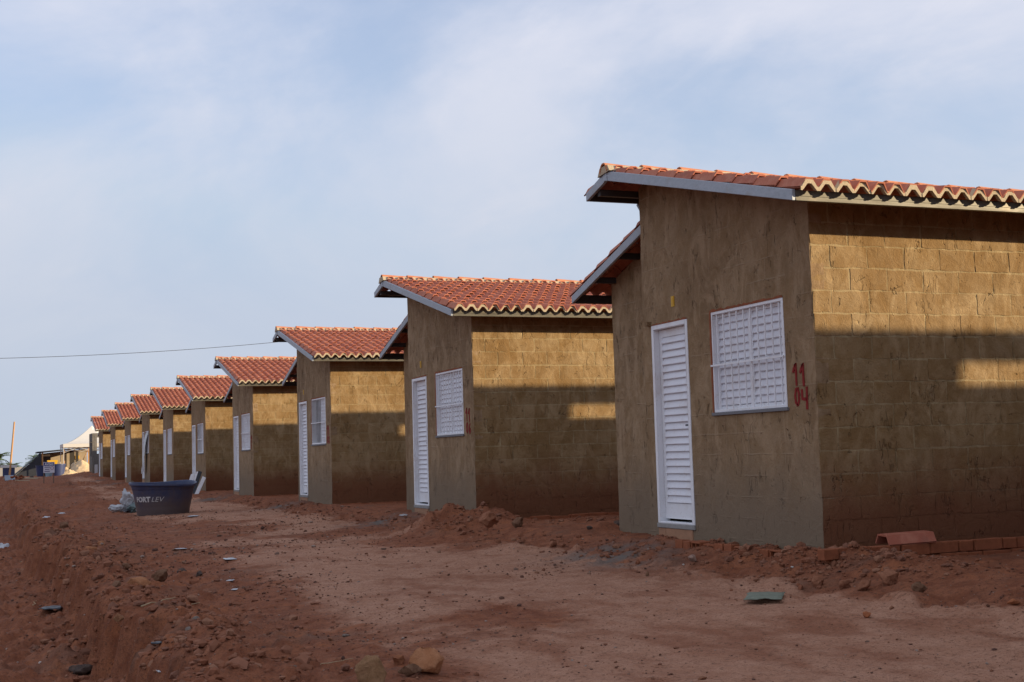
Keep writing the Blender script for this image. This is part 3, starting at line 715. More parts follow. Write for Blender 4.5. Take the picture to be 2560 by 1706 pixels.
ORD = ['', 'first', 'second', 'third', 'fourth', 'fifth', 'sixth', 'seventh', 'eighth', 'ninth', 'tenth']
LAB = {0: 'block house standing before the house painted 11 04, outside the view',
       1: 'plastered block house painted 11 04 in red beside its closed white window',
       2: 'plastered block house painted 11 06 in red, a dirt heap at its corner',
       3: 'plastered house with one window shutter open behind bars, next after the 11 06 house',
       4: 'small plastered house with closed white window, second after the house painted 11 06',
       5: 'small plastered house with white boards leaning at its front, half-open window',
       6: 'small plastered house between the one with leaning boards and the one with hanging sheet',
       7: 'small plastered house with white plastic sheet hanging from its window',
       8: 'small plastered house next after the one with a hanging plastic sheet',
       9: 'small plastered house, second last with a tiled roof before the white tent',
       10: 'farthest plastered house with a tiled roof, beside the roofless grey house'}
def house(k):
    root = empty('block_house', (X0, HY[k], HZ[k]))
    tag(root, LAB[k], 'house', 'unfinished houses in a row')
    P = lambda name, me, loc=None, rot=None, par=None: link(name, me, None, par or root, loc, rot)
    r = random.Random(100+k)
    fwall = P('front_wall', ME_FRONT); P('low_front_wall', ME_LOWF)
    side = P('side_wall', ME_SIDE); P('party_wall', ME_FARW); P('rear_wall', ME_REAR); P('low_back_wall', ME_LOWW); P('floor_slab', ME_FLOOR); P('shadow_wall', ME_SHADW)
    # roof
    rake = P('rake_board', ME_RAKE); P('tail_rake_board', ME_TRAKE); P('ridge_plate', ME_PLATE); P('eave_fascia', ME_FASC); P('tail_fascia', ME_TFASC)
    P('low_rake_board', ME_LRAKE); P('low_fascia', ME_LFASC)
    for me in ME_PURL: P('purlin', me)
    P('brace', ME_BRACE, (.10, WW+.005, 3.36), (math.radians(-42), 0, 0))
    n = NCOL[k]
    roof = P('ridge_mortar', ME_RBED); P('eave_mortar', ME_EAVE)
    for (c, i, m) in [t for t in NEAR if t[0] < n]+([t for t in TAILT if t[0] < 3]+[t for t in LOWT if t[0] < 3] if n else []):
        o = link('roof_tile', r.choice(TILES), None, root); j = Matrix.Translation((r.uniform(-.004, .004), r.uniform(-.008, .008), r.uniform(-.001, .003))) @ m
        o.matrix_local = j
    tag(P('roof_tiles', rest_mesh(n if n else 0)), kind='stuff')
    for i in range(26):
        x = -RO-.02+.462*i
        if x > XR+1.3: break
        P('ridge_tile', r.choice(RIDGES), (x+r.uniform(-.01, .01), PKY+r.uniform(-.006, .006), PKZ-.018+r.uniform(-.002, .006)), (0, r.uniform(-.006, .012), r.uniform(-.012, .012)))
    # side wall blocks
    nb = NBLK[k]
    for row in range(16 if nb else 0):
        z = -.195+.2*row+.006; odd = row % 2
        if z+.19 > 3.05: break
        if odd: link('block', r.choice(HALF), None, side, (.006, r.uniform(-.0015, .0015), z))
        for c in range(nb):
            if odd and c == 0: continue
            link('block', r.choice(BLOCKS), None, side, (.4*c-(.2 if odd else 0)+.006+r.uniform(-.004, .004), r.uniform(-.0025, .0015), z+r.uniform(-.004, .004)), (0, r.uniform(-.008, .008), 0))
    if nb:
        if nb not in ME_BREST: ME_BREST[nb] = rest_blocks(nb)
        tag(link('blocks', ME_BREST[nb], None, side), kind='stuff')
    if k == 0: return root
    # door
    d = P('door', ME_LEAF); Q = lambda name, me, loc=None: link(name, me, None, d, loc)
    Q('door_frame', ME_DFRAME); Q('door_rails', ME_RAILS); Q('door_handle', ME_HANDLE)
    if k <= 3:
        for o in D_OFF: Q('slat', ME_DSLAT, o)
    else: Q('louvres', ME_DSLATS)
    P('threshold', ME_THRESH); P('step_bricks', ME_STEP)
    # window
    w = P('window', ME_WFRAME); Q = lambda name, me, loc=None: link(name, me, None, w, loc)
    for i in (0, 1):
        if i == 1 and k in (3, 5): continue         # that leaf stands open inside the room
        Q('shutter', ME_SHUT[i])
        if k <= 2:
            for o in W_OFF[i]: Q('slat', ME_WSLAT[i], o)
        else: Q('louvres', ME_WSLATS[i])
    for y in BARS_Y: Q('grille_bar', ME_BAR, (0, y, 0))
    Q('grille_crossbar', ME_CROSS); Q('window_sill', ME_SILL)
    P('bare_lintel', ME_GAPT); P('bare_jamb', ME_GAPL); P('bare_lintel', ME_GAPD); 
    if k <= 3: P('electric_box', ME_ELEC)
    if k == 1: P('lintel_stub', ME_PEG)
    if k in ME_NUM: P('painted_number', ME_NUM[k])
    return root
for k in range(11): house(k)

# the roofless last house
root = empty('roofless_house', (X0, HY[11], .25)); tag(root, 'roofless grey block house with bare window opening beside the white tent', 'house')
M_BARE = plaster('bare_block', (.16, .15, .145), (.20, .19, .18), (.12, .115, .11), 'y')
link('front_wall', facade_mesh('front_wall', 0, 2.9, lambda y: np.full_like(y, 2.75), [HOLES[0]], 0, 171, M_BARE), None, root)
b = MB(); b.box(.14, .30, 0, .13, -.4, 2.75); b.box(.30, 1.35, 0, .13, -.4, 1.35); b.box(.30, 1.35, 0, .13, 2.45, 2.75); b.box(1.35, 3.2, 0, .13, -.4, 2.75); b.box(.78, .88, 0, .12, 1.35, 2.45)
b.build('side_wall', M_BARE, root)
MB().box(.14, .34, -.06, -.004, -.3, .62).build('skim_patch', simple('pale_render', (.5, .49, .5), .9), root)

# ------------------------------------------------------------------ kerb bricks round the first houses
def hollow_brick(seed, L=.19, h=.09, d=.10, holes=True):
    r = random.Random(seed); mb = MB(); t = .014
    if not holes: mb.box(0, L, 0, d, 0, h)
    else:
        mb.box(0, L, 0, d, 0, t); mb.box(0, L, 0, d, h-t, h); mb.box(0, t, 0, d, t, h-t); mb.box(L-t, L, 0, d, t, h-t); mb.box(L/2-t/2, L/2+t/2, 0, d, t, h-t)
        mb.box(t, L-t, d-.02, d-.004, t, h-t)
    me = bevel(mb.mesh('brick', M_CLAY), .004)
    for v in me.vertices: v.co += Vector((r.uniform(-.003, .003), r.uniform(-.003, .003), r.uniform(-.003, .003)))
    return me
BR_S = [hollow_brick(i, .29, .088, .09, False) for i in range(3)]; BR_H = [hollow_brick(10+i, .19, .088, .12, True) for i in range(3)]; BR_E = [hollow_brick(20+i, .145, .088, .09, False) for i in range(2)]
root = empty('brick_kerb', (X0, HY[1], 0)); tag(root, 'low kerb of orange clay bricks round the foot of the 11 04 house', 'kerb')
rk = random.Random(5)
for course in (0, 1):
    x = -.28 if course == 0 else -.36
    while x < 4.2:
        me = rk.choice(BR_S+BR_E[:1]); L = max(v.co.x for v in me.vertices)
        if not (course == 1 and rk.random() < .08):
            link('brick', me, None, root, (x, -.50+rk.uniform(-.012, .012), -.175+.094*course+rk.uniform(-.004, .004)), (rk.uniform(-.03, .03), rk.uniform(-.02, .02), rk.uniform(-.03, .03)))
        x += L+rk.uniform(.006, .018)
y = -.30
while y < 2.05:
    me = rk.choice(BR_H) if rk.random() < .55 else rk.choice(BR_E); L = max(v.co.x for v in me.vertices)
    link('brick', me, None, root, (-.235+rk.uniform(-.012, .012), y+L, -.135+rk.uniform(-.012, .006)), (rk.uniform(-.04, .04), rk.uniform(-.03, .03), -math.pi/2+rk.uniform(-.05, .05)))
    y += L+rk.uniform(.008, .03)
# foot bricks showing under the set-back wall and under the next houses
for k in (2, 3, 4):
    root = empty('brick_kerb', (X0, HY[k], HZ[k])); tag(root, 'line of clay bricks at the foot of the side wall of the %s' % {2: '11 06 house', 3: 'house next after the 11 06 house', 4: 'second house after the 11 06 house'}[k], 'kerb')
    x = .1
    while x < 2.6:
        link('brick', rk.choice(BR_S), None, root, (x, -.42+rk.uniform(-.02, .02), -.12+rk.uniform(-.02, .01)), (0, 0, rk.uniform(-.05, .05))); x += .305

# spare roof tile lying by the wall
p = Vector((X0+.30, HY[1]-.40, .02))
mb = MB(); P4 = [(-.10, 0), (-.062, .075), (.062, .075), (.10, 0)]
for k in range(3): mb.quad((0, *P4[k]), (0, *P4[k+1]), (.47, *P4[k+1]), (.47, *P4[k]))
for k in range(3): mb.quad((0, P4[k][0]*.88, P4[k][1]-.014), (.47, P4[k][0]*.88, P4[k][1]-.014), (.47, P4[k+1][0]*.88, P4[k+1][1]-.014), (0, P4[k+1][0]*.88, P4[k+1][1]-.014))
for x in (0, .47):
    for k in range(3): mb.quad((x, *P4[k]), (x, *P4[k+1]), (x, P4[k+1][0]*.88, P4[k+1][1]-.014), (x, P4[k][0]*.88, P4[k][1]-.014))
tag(mb.build('loose_tile', M_TILE, None, p, (.05, -.02, -.03)), 'orange clay roof tile lying loose on the kerb by the 11 04 house', 'tile')

# ------------------------------------------------------------------ soil litter (nobody could count it)
def ico():
    bm = bmesh.new(); bmesh.ops.create_icosphere(bm, subdivisions=1, radius=1)
    V = np.array([v.co[:] for v in bm.verts]); Fc = np.array([[v.index for v in f.verts] for f in bm.faces]); bm.free(); return V, Fc
IV, IF = ico()
def litter(name, XY, size, mat, flat=.7, sink=.25, seed=0):
    g = np.random.default_rng(seed); n = len(XY)
    z = terrain(XY[:, 0], XY[:, 1])
    V = IV[None]*(1+g.uniform(-.32, .32, (n, len(IV), 1)))
    S = np.stack([size*g.uniform(.7, 1.5, n), size*g.uniform(.7, 1.3, n), size*flat*g.uniform(.6, 1.2, n)], 1)
    V = V*S[:, None, :]
    a = g.uniform(0, 6.28, n); c, s_ = np.cos(a)[:, None], np.sin(a)[:, None]
    X_ = V[..., 0]*c-V[..., 1]*s_; Y_ = V[..., 0]*s_+V[..., 1]*c
    V = np.stack([X_+XY[:, :1], Y_+XY[:, 1:], V[..., 2]+(z+S[:, 2]*(1-2*sink))[:, None]], -1)
    Fa = (IF[None]+(np.arange(n)*len(IV))[:, None, None]).reshape(-1, 3)
    me = npmesh(name, V.reshape(-1, 3), Fa, mat, False)
    t = me.attributes.new('tint', 'FLOAT', 'POINT'); t.data.foreach_set('value', np.repeat(g.uniform(0, 1, n), len(IV)).astype(np.float32))
    return me
def littermat(name, cols):
    m = N(name, .95, 0, .1); t = m.attr('tint')
    rp = m.n('ShaderNodeValToRGB'); rp.color_ramp.interpolation = 'CONSTANT'; m.put(rp.inputs[0], t)
    el = rp.color_ramp.elements
    for i, c in enumerate(cols):
        e = el[i] if i < 2 else el.new(i/len(cols)); e.position = i/len(cols); e.color = (*c, 1)
    m.bump(m.noise(90, 4), .5, .006)
    return m.done(m.mix(m.math('MULTIPLY', m.noise(30, 4), .6), rp.outputs[0], (.12, .06, .04)))
M_PEB = littermat('loose_pebbles', [(.24, .10, .058), (.15, .068, .046), (.11, .06, .048), (.28, .13, .075), (.20, .13, .10), (.12, .055, .035), (.22, .095, .055), (.36, .28, .23), (.14, .07, .05), (.26, .15, .10), (.09, .05, .04), (.19, .08, .05)])
M_CLOD = littermat('soil_clods', [(.28, .115, .065), (.24, .097, .054), (.31, .135, .08), (.22, .10, .064), (.27, .10, .052), (.33, .16, .096)])
g = np.random.default_rng(77)
n = 60000
yy = 4.2*np.exp(g.uniform(0, 1, n)*math.log(48/4.2)); xx = g.uniform(-.3, 8.4, n)
keep = (xx < yy*.98) & (g.uniform(0, 1, n) < .20+.7*sstep(-.15, .5, fbm(xx*.8, yy*.6, seed=71, o=4))-.12*paleness(xx, yy)+.1*(xx < 2)) & ~((xx > X0-.1) & (yy > HY[1]-.05))
XY = np.stack([xx[keep], yy[keep]], 1); sz = np.clip(g.lognormal(math.log(.0044), .58, len(XY)), .0025, .024)*np.clip(XY[:, 1]/10, .8, 1.6)
tag(link('pebbles', litter('pebbles', XY, sz, M_PEB, seed=1)), 'small stones and soil crumbs scattered over the red dirt', 'pebbles', kind='stuff')
# clods: along the bank, on the heaps, at the foot of the houses
pts = []
yb = 5.5*np.exp(g.uniform(0, 1, 3600)*math.log(40/5.5)); xb = edge_x(yb)+g.normal(.10, .30, len(yb)); pts.append(np.stack([xb, yb], 1))
for (bx, by, rx, ry, rot, h) in BUMPS[:12]:
    k = 130; u = g.normal(0, .75, k)*rx; v = g.normal(0, .75, k)*ry; c, s_ = math.cos(rot), math.sin(rot)
    pts.append(np.stack([bx+u*c-v*s_, by+u*s_+v*c], 1))
k = 900; pts.append(np.stack([g.normal(X0-.62, .22, k), g.uniform(8.2, 34, k)], 1))
k = 500; pts.append(np.stack([g.uniform(X0-.1, X0+3.4, k), HY[1]-g.uniform(.02, .42, k)], 1))
pts.append(np.stack([g.uniform(1, 2.6, 700), 5.5*np.exp(g.uniform(0, 1, 700)*math.log(5))], 1))
XY = np.vstack(pts); keep = (XY[:, 0] < XY[:, 1]*1.02); XY = XY[keep]
sz = np.clip(g.lognormal(math.log(.0115), .60, len(XY)), .004, .045)
tag(link('soil_clods', litter('soil_clods', XY, sz, M_CLOD, .75, .3, 2)), 'crumbly clods of red soil along the bank and heaps', 'soil', kind='stuff')

k = 260; yb = 5.2*np.exp(g.uniform(0, 1, k)*math.log(5)); XY = np.stack([edge_x(yb)+g.normal(.05, .32, k), yb], 1)
tag(link('soil_lumps', litter('soil_lumps', XY, np.clip(g.lognormal(math.log(.036), .35, k), .02, .075), M_CLOD, .8, .35, 6)), 'bigger broken lumps of red soil along the trench bank', 'soil', kind='stuff')

# ------------------------------------------------------------------ stones big enough to pick out
def rock_mesh(seed, sx, sy, sz, rough=.22, sub=3, ang=.5):
    bm = bmesh.new(); bmesh.ops.create_icosphere(bm, subdivisions=sub, radius=1)
    P = np.array([v.co[:] for v in bm.verts]); g = np.random.default_rng(seed)
    for _ in range(16):                       # flat broken faces
        nrm = g.normal(size=3); nrm /= np.linalg.norm(nrm); d = g.uniform(.45, .85); q = P @ nrm; m = q > d
        P[m] -= np.outer((q[m]-d)*ang*1.8, nrm)
    dd = 1+rough*fbm(P[:, 0]*1.6+seed, P[:, 1]*1.6, P[:, 2]*1.6, seed=seed, o=4)+.10*fbm(P[:, 0]*5+seed, P[:, 1]*6, P[:, 2]*6, seed=seed+4, o=3)
    P = P*dd[:, None]*np.array([sx, sy, sz])
    for v, p in zip(bm.verts, P): v.co = p
    for f in bm.faces: f.smooth = True
    me = bpy.data.meshes.new('rock'); bm.to_mesh(me); bm.free(); return me
def rockmat(name, a, b_, c3):
    m = N(name, .93, 0, .15); c = m.mix(m.rng(m.noise(12, 6, .65), .35, .65), a, b_)
    c = m.mix(m.math('MULTIPLY', m.rng(m.noise(5, 4), .5, .7), .8), c, c3); c = m.mix(m.math('MULTIPLY', m.rng(m.noise(70, 4, .7), .5, .7), .4), c, [q*.4 for q in a])
    m.bump(m.noise(45, 6, .7), .8, .02); return m.done(c)
RM = {'ochre': rockmat('ochre_stone', (.25, .135, .065), (.32, .18, .095), (.23, .095, .048)), 'orange': rockmat('orange_stone', (.36, .15, .068), (.43, .20, .10), (.23, .085, .045)),
      'dark': rockmat('dark_stone', (.075, .055, .048), (.11, .08, .065), (.12, .07, .05)), 'brown': rockmat('brown_stone', (.18, .095, .055), (.23, .125, .075), (.15, .07, .04)),
      'grey': rockmat('grey_stone', (.20, .165, .14), (.26, .21, .175), (.17, .09, .06)), 'clay': rockmat('red_soil_lump', (.27, .112, .062), (.33, .148, .085), (.21, .085, .048)), 'brick': rockmat('fired_clay_lump', (.36, .125, .055), (.42, .16, .075), (.22, .08, .04)),
      'pink': rockmat('pinkish_lump', (.34, .22, .17), (.42, .28, .22), (.24, .12, .08)), 'white': rockmat('chalky_lump', (.55, .52, .48), (.68, .65, .6), (.4, .3, .25))}
def rock(px, py, w, h, kind, label, group=None, name='rock', rough=.34, depth=.8):
    p, s = on_ground(px, py); r_ = w/s/2; hz = h/s/2*1.12
    me = rock_mesh(int(px*7+py), r_, r_*depth, hz, rough, 4 if w > 40 else 3, .56); me.materials.append(RM[kind])
    o = link(name, me, None, None, (p.x, p.y+r_*depth*.6, p.z+hz*.62), (0, 0, -YAW+random.uniform(-.3, .3)))
    return tag(o, label, 'rock' if name != 'brick_fragment' else 'brick', group)
rock(932, 1722, 118, 104, 'ochre', 'large ochre boulder with rounded top in the foreground pair of boulders')
rock(1085, 1690, 122, 84, 'orange', 'large orange boulder with flat top in the foreground pair of boulders')
rock(1003, 1664, 42, 40, 'orange', 'small reddish stone wedged between the two big foreground boulders')
rock(1030, 1694, 62, 46, 'brown', 'brown stone lying at the foot of the big orange boulder')
rock(940, 1716, 48, 30, 'brown', 'round brown stone in front of the large ochre boulder')
rock(205, 1694, 92, 42, 'dark', 'smooth dark grey stone lying in the trench')
rock(345, 1474, 66, 44, 'orange', 'long orange stone on top of the trench bank')
rock(402, 1456, 58, 36, 'brown', 'brown stone leaning beside the long orange stone on the bank')
rock(290, 1478, 36, 28, 'brown', 'small brown stone at the end of the stones along the bank')
rock(456, 1440, 30, 22, 'dark', 'round dark stone beside the brown stones on the bank')
rock(499, 1442, 24, 20, 'dark', 'small black stone near dry straw past the bank stones')
rock(302, 1556, 34, 24, 'ochre', 'yellow ochre stone at the lip of the bank')
rock(232, 1384, 34, 26, 'orange', 'orange stone with broken top on the far bank')
rock(254, 1370, 28, 18, 'orange', 'flat orange stone beside a dark scrap on the far bank')
rock(215, 1408, 26, 20, 'clay', 'red clay lump on the rough ground above the trench')
rock(318, 1424, 28, 20, 'brown', 'brown clod-like stone on rough ground')
rock(162, 1322, 30, 24, 'brown', 'rounded brown stone by the trench before the water tank')
rock(492, 1552, 26, 15, 'grey', 'pale grey stone chip on rubbly soil', 'pale stone chips on the rubbly soil')
rock(474, 1582, 26, 16, 'grey', 'pale grey stone chip on rubbly soil', 'pale stone chips on the rubbly soil')
rock(486, 1658, 20, 16, 'grey', 'pale grey stone chip on rubbly soil', 'pale stone chips on the rubbly soil')
rock(385, 1548, 24, 14, 'grey', 'pale grey stone chip on rubbly soil', 'pale stone chips on the rubbly soil')
rock(180, 1590, 40, 18, 'clay', 'flat reddish slab of soil lying in the trench')
rock(240, 1596, 30, 30, 'brown', 'upright broken clod standing in the trench')
rock(2112, 1428, 34, 32, 'pink', 'pinkish lump of rubble on the soil heap by the 11 04 house')
rock(2168, 1478, 38, 40, 'clay', 'reddish clod leaning on the front of the soil heap by the 11 04 house', rough=.6)
rock(2235, 1462, 66, 44, 'clay', 'biggest rounded red clod on the soil heap by the 11 04 house', rough=.6)
rock(2118, 1470, 40, 30, 'clay', 'medium red clod below the pinkish lump on the soil heap', rough=.6)
rock(2052, 1468, 44, 34, 'clay', 'red clod at the house end of the soil heap', rough=.6)
rock(2310, 1482, 46, 34, 'brown', 'brown clod at the open end of the soil heap', rough=.6)
rock(1735, 1402, 26, 20, 'pink', 'pale broken brick piece before the door of the 11 04 house')
rock(1620, 1442, 14, 13, 'brown', 'small round brown stone out on the bare dirt')
rock(1479, 1330, 24, 18, 'dark', 'dark cube-like stone on the dirt beside the 11 04 house')
rock(1553, 1318, 44, 26, 'dark', 'dark heap of damp soil at the corner of the set-back wall')
rock(1249, 1358, 18, 16, 'clay', 'red clod out on the dirt before the 11 06 house heap')
rock(1228, 1316, 56, 50, 'clay', 'jagged red clod on the dirt heap by the 11 06 house', rough=.6)
rock(1300, 1318, 44, 30, 'brown', 'brown clod at the edge of the dirt heap by the 11 06 house', rough=.6)
rock(1383, 1370, 26, 18, 'clay', 'flat red clod on the dirt between the two numbered houses')
p_ = rock(2172, 1545, 28, 18, 'brick', 'small orange brick fragment alone on the pale dirt', None, 'brick_fragment', .35)
rock(2540, 1512, 40, 18, 'brick', 'broken red tile piece half buried in dirt below the kerb', None, 'brick_fragment', .3)
rock(865, 1592, 30, 8, 'grey', 'thin flat grey chip on the pale dirt')
rock(100, 1660, 10, 7, 'white', 'tiny chalk-white chip in the trench', 'white chips')
rock(1710, 1414, 8, 6, 'white', 'tiny chalk-white chip before the 11 04 house', 'white chips by the house')
rock(1982, 1420, 8, 6, 'white', 'tiny chalk-white chip on the soil heap', 'white chips by the heap')

# ------------------------------------------------------------------ litter that can be picked out
def sheet(px, py, w, d, h, mat, name, label, cat, seed=0, rz=0, n=10):
    """a crumpled thin sheet (cloth, bag, paper), given thickness"""
    p, s = on_ground(px, py); W, D, Hh = w/s, d, h/s
    g_ = np.linspace(-.5, .5, n); Xg, Yg = np.meshgrid(g_, g_)
    nz = fbm(Xg*3+seed, Yg*3, seed=seed, o=3); n2 = fbm(Xg*3-seed, Yg*3+9, seed=seed+1, o=3)
    ed = 1-np.maximum(np.abs(Xg), np.abs(Yg))**2*1.6
    V = np.stack([(Xg+.12*nz)*W, (Yg+.12*n2)*D, (np.clip(ed, 0, 1)*.55+.45*np.abs(nz))*Hh], -1).reshape(-1, 3)
    V2 = V.copy(); V2[:, 2] -= .004; i = np.arange(n*n).reshape(n, n)
    Fq = np.stack([i[:-1, :-1].ravel(), i[:-1, 1:].ravel(), i[1:, 1:].ravel(), i[1:, :-1].ravel()], 1)
    b_ = np.concatenate([i[0], i[1:, -1], i[-1, -2::-1], i[-2:0:-1, 0]]); c = np.roll(b_, -1)
    rim = np.stack([b_, b_+n*n, c+n*n, c], 1)
    me = npmesh(name, np.vstack([V, V2]), np.vstack([Fq, Fq[:, ::-1]+n*n, rim]), mat, True)
    return tag(link(name, me, None, None, (p.x, p.y+.3*D, p.z+.008), (0, 0, -YAW+rz)), label, cat)
M_SACK = simple('faded_green_sack', (.17, .19, .145), .8, 0, .35, 25); M_PLW = simple('white_film', (.42, .43, .45), .35, 0, .12, 12, .5); M_BLK = simple('black_film', (.02, .022, .03), .4, 0, .3, 20, .4)
M_TEAL = simple('grey_green_film', (.13, .18, .18), .4, 0, .3, 20, .4); M_STRAW = simple('dry_stick', (.40, .30, .18), .9, 0, .2)
sheet(1937, 1500, 92, .46, 9, M_SACK, 'sack', 'flat faded green sack lying on the dirt before the 11 04 house', 'sack', 3, -.25, 14)
sheet(577, 1402, 28, .20, 6, M_PLW, 'paper_scrap', 'white paper scrap alone on bare dirt beyond the bank', 'litter', 4, .4)
sheet(270, 1368, 18, .1, 4, M_PLW, 'paper_scrap', 'white scrap beside the flat orange stone on the bank', 'litter', 5)
sheet(577, 1455, 16, .08, 4, M_PLW, 'paper_scrap', 'small pale scrap at the edge of the rough ground, farther one of two', 'litter', 6)
sheet(588, 1478, 14, .08, 5, M_PLW, 'paper_scrap', 'small pale scrap at the edge of the rough ground, nearer one of two', 'litter', 7)
sheet(408, 1684, 26, .07, 7, M_PLW, 'plastic_scrap', 'curled white plastic scrap on the red soil of the bank', 'litter', 8, .5)
sheet(6, 1382, 24, .3, 30, M_PLW, 'plastic_bag', 'crumpled white plastic bag lying in the trench', 'bag', 9)
sheet(130, 1530, 56, .22, 16, M_BLK, 'black_rag', 'crumpled black rag caught on the side of the trench', 'rag', 10)
sheet(404, 1614, 38, .10, 9, M_BLK, 'black_scrap', 'dark plastic scrap lying on the rubbly soil', 'litter', 11)
sheet(80, 1412, 22, .14, 10, M_BLK, 'black_scrap', 'dark scrap near a stick above the trench', 'litter', 12)
sheet(1012, 1293, 20, .25, 8, M_PLW, 'plastic_scrap', 'white plastic scrap before the door of the 11 06 house', 'litter', 13)
sheet(452, 1375, 30, .06, 4, M_PLW, 'paper_strip', 'thin pale strip lying across the dirt', 'litter', 14)
sheet(485, 1293, 26, .3, 4, M_PLW, 'plastic_scrap', 'flat pale scrap beside the blue water tank', 'litter', 15)
sheet(155, 1288, 14, .2, 8, M_PLW, 'plastic_scrap', 'torn white scrap on rough ground left of the water tank', 'litter', 16)
sheet(116, 1298, 14, .2, 8, M_PLW, 'plastic_scrap', 'pinkish white scrap above the trench, beside the torn scrap', 'litter', 17)
def stick(px, py, L, rz, r_, label, mat=None, tilt=.08):
    p, s = on_ground(px, py); rd = random.Random(int(px)); pts = [(-L/2+L*i/6, rd.uniform(-.02, .02)*L*3, .008+rd.uniform(0, .03)*L) for i in range(7)]
    mb = MB(); mb.tube(pts, [r_*(1-.08*i) for i in range(7)], 6)
    tag(mb.build('stick', mat or M_STRAW, None, (p.x, p.y, p.z+.01), (0, -tilt, rz)), label, 'stick')
stick(54, 1408, .34, .9, .010, 'pale bent stick lying above the trench')
stick(86, 1512, .30, 1.5, .006, 'thin pale twig on the side of the trench')
stick(395, 1512, .34, .55, .006, 'thin twig across the rubbly soil behind the grey chips')
stick(485, 1516, .12, .5, .006, 'short pale twig beside the rubbly soil')
stick(838, 1664, .22, .1, .003, 'thin white root fibres by the ochre boulder')
stick(285, 1488, .14, 1.1, .005, 'short straw leaning between the bank stones')

# ------------------------------------------------------------------ blue water tank and the wrapped plastic beside it
p, s = on_ground(416, 1287); TR = .715; TH = .79
def tankmat():
    m = N('dusty_blue_plastic', .5, 0, .4); c = m.mix(m.rng(m.noise(5, 5, .6), .3, .7), (.020, .034, .095), (.034, .050, .118))
    z = m.xyz(m.n('ShaderNodeTexCoord').outputs['Object'])[2]
    c = m.mix(m.math('MULTIPLY', m.rng(m.math('ADD', z, m.math('MULTIPLY', m.math('SUBTRACT', m.noise(4, 5), .5), .7)), .10, .85, 1, 0), .8), c, (.115, .082, .068))
    c = m.mix(m.math('MULTIPLY', m.rng(m.noise(14, 6, .65), .5, .7), .35), c, (.12, .085, .07))
    return m.done(c)
tank = empty('water_tank', (p.x, p.y+TR*.8, p.z-.02), 0); tank.scale = (1.03, 1.03, .95); tag(tank, 'open blue plastic water tank with white lettering standing on the dirt', 'water tank')
prof = [(0, .015), (.52, .015), (.555, 0), (.565, .03), (.578, .20), (.592, .225), (.598, .25), (.652, .60), (.668, .615), (.672, .64), (.688, .70), (.728, .715), (.735, .75), (.725, .775), (.69, .77), (.68, .74), (.66, .62), (.60, .27), (.56, .05), (0, .04)]
def wobt(r, z, w):
    k = z/.8; return r*(1+.012*math.sin(2*w+1)*k), z+(.028*math.sin(w-.4)+.02*math.sin(2*w+.6)+.012*math.sin(3*w))*sstep(.6, .75, z)
MB().lathe(prof, 56, wob=lambda r, z, w: tuple(float(q) for q in wobt(r, z, w))).build('tank_body', tankmat(), tank)
M_LET = simple('worn_white_print', (.50, .48, .47), .6, 0, .25, 20)
def text_mesh(txt, size, shear=0, offset=0.):
    cu = bpy.data.curves.new('t', 'FONT'); cu.body = txt; cu.size = size; cu.shear = shear; cu.offset = offset; cu.resolution_u = 3
    o = bpy.data.objects.new('t', cu); col.objects.link(o); bpy.context.view_layer.update()
    me = bpy.data.meshes.new_from_object(o.evaluated_get(bpy.context.evaluated_depsgraph_get())); bpy.data.objects.remove(o); return me
def wrap(me, name, a0, z0, parent):      # lay flat letters round the cone of the tank
    bm = bmesh.new(); bm.from_mesh(me); bmesh.ops.triangulate(bm, faces=bm.faces)
    bmesh.ops.subdivide_edges(bm, edges=[e for e in bm.edges if e.calc_length() > .05], cuts=2)
    for v in bm.verts:
        z = z0+v.co.y; r_ = .598+(.652-.598)*(z-.25)/.35+.0055; a = a0+v.co.x/r_
        v.co = (r_*math.cos(a), r_*math.sin(a), z)
    m2 = bpy.data.meshes.new(name); bm.to_mesh(m2); bm.free(); m2.materials.append(M_LET)
    return link(name, m2, None, parent)
to_cam = math.atan2(-(p.y+TR*.8), -p.x)
wrap(text_mesh('FORT', .165, .12, .008), 'lettering', to_cam-1.12, .335, tank)
wrap(text_mesh('LEV', .165, .35, -.001), 'lettering', to_cam-.43, .335, tank)
# crumpled clear film and its dark filling
p2, s2 = on_ground(318, 1283)
bag = empty('plastic_wrap', (p2.x, p2.y+.15, p2.z)); tag(bag, 'crumpled pale plastic wrapping leaning against the blue water tank', 'plastic wrap')
def crumple(seed, sx, sy, sz, mat, name, loc, par, k=.5):
    me = rock_mesh(seed, sx, sy, sz, k, 4, .7); P = np.array([v.co[:] for v in me.vertices]); f = 1+.75*np.abs(fbm(P[:, 0]*7, P[:, 1]*7, P[:, 2]*7, seed=seed, o=4))-.15
    for v, q, ff in zip(me.vertices, P, f): v.co = q*ff
    for pl in me.polygons: pl.use_smooth = False
    me.materials.append(mat); return link(name, me, None, par, loc)
crumple(5, .22, .18, .30, M_PLW, 'film', (.02, 0, .28), bag); crumple(9, .24, .16, .14, M_PLW, 'film', (-.20, -.02, .10), bag); crumple(6, .17, .15, .15, M_TEAL, 'dark_filling', (.16, -.16, .13), bag, .3)
crumple(8, .13, .10, .26, M_PLW, 'film', (.17, -.02, .30), bag); crumple(12, .06, .05, .05, M_PLW, 'film', (.24, -.28, .05), bag); crumple(14, .10, .07, .05, M_BLK, 'dark_filling', (.02, -.26, .05), bag)

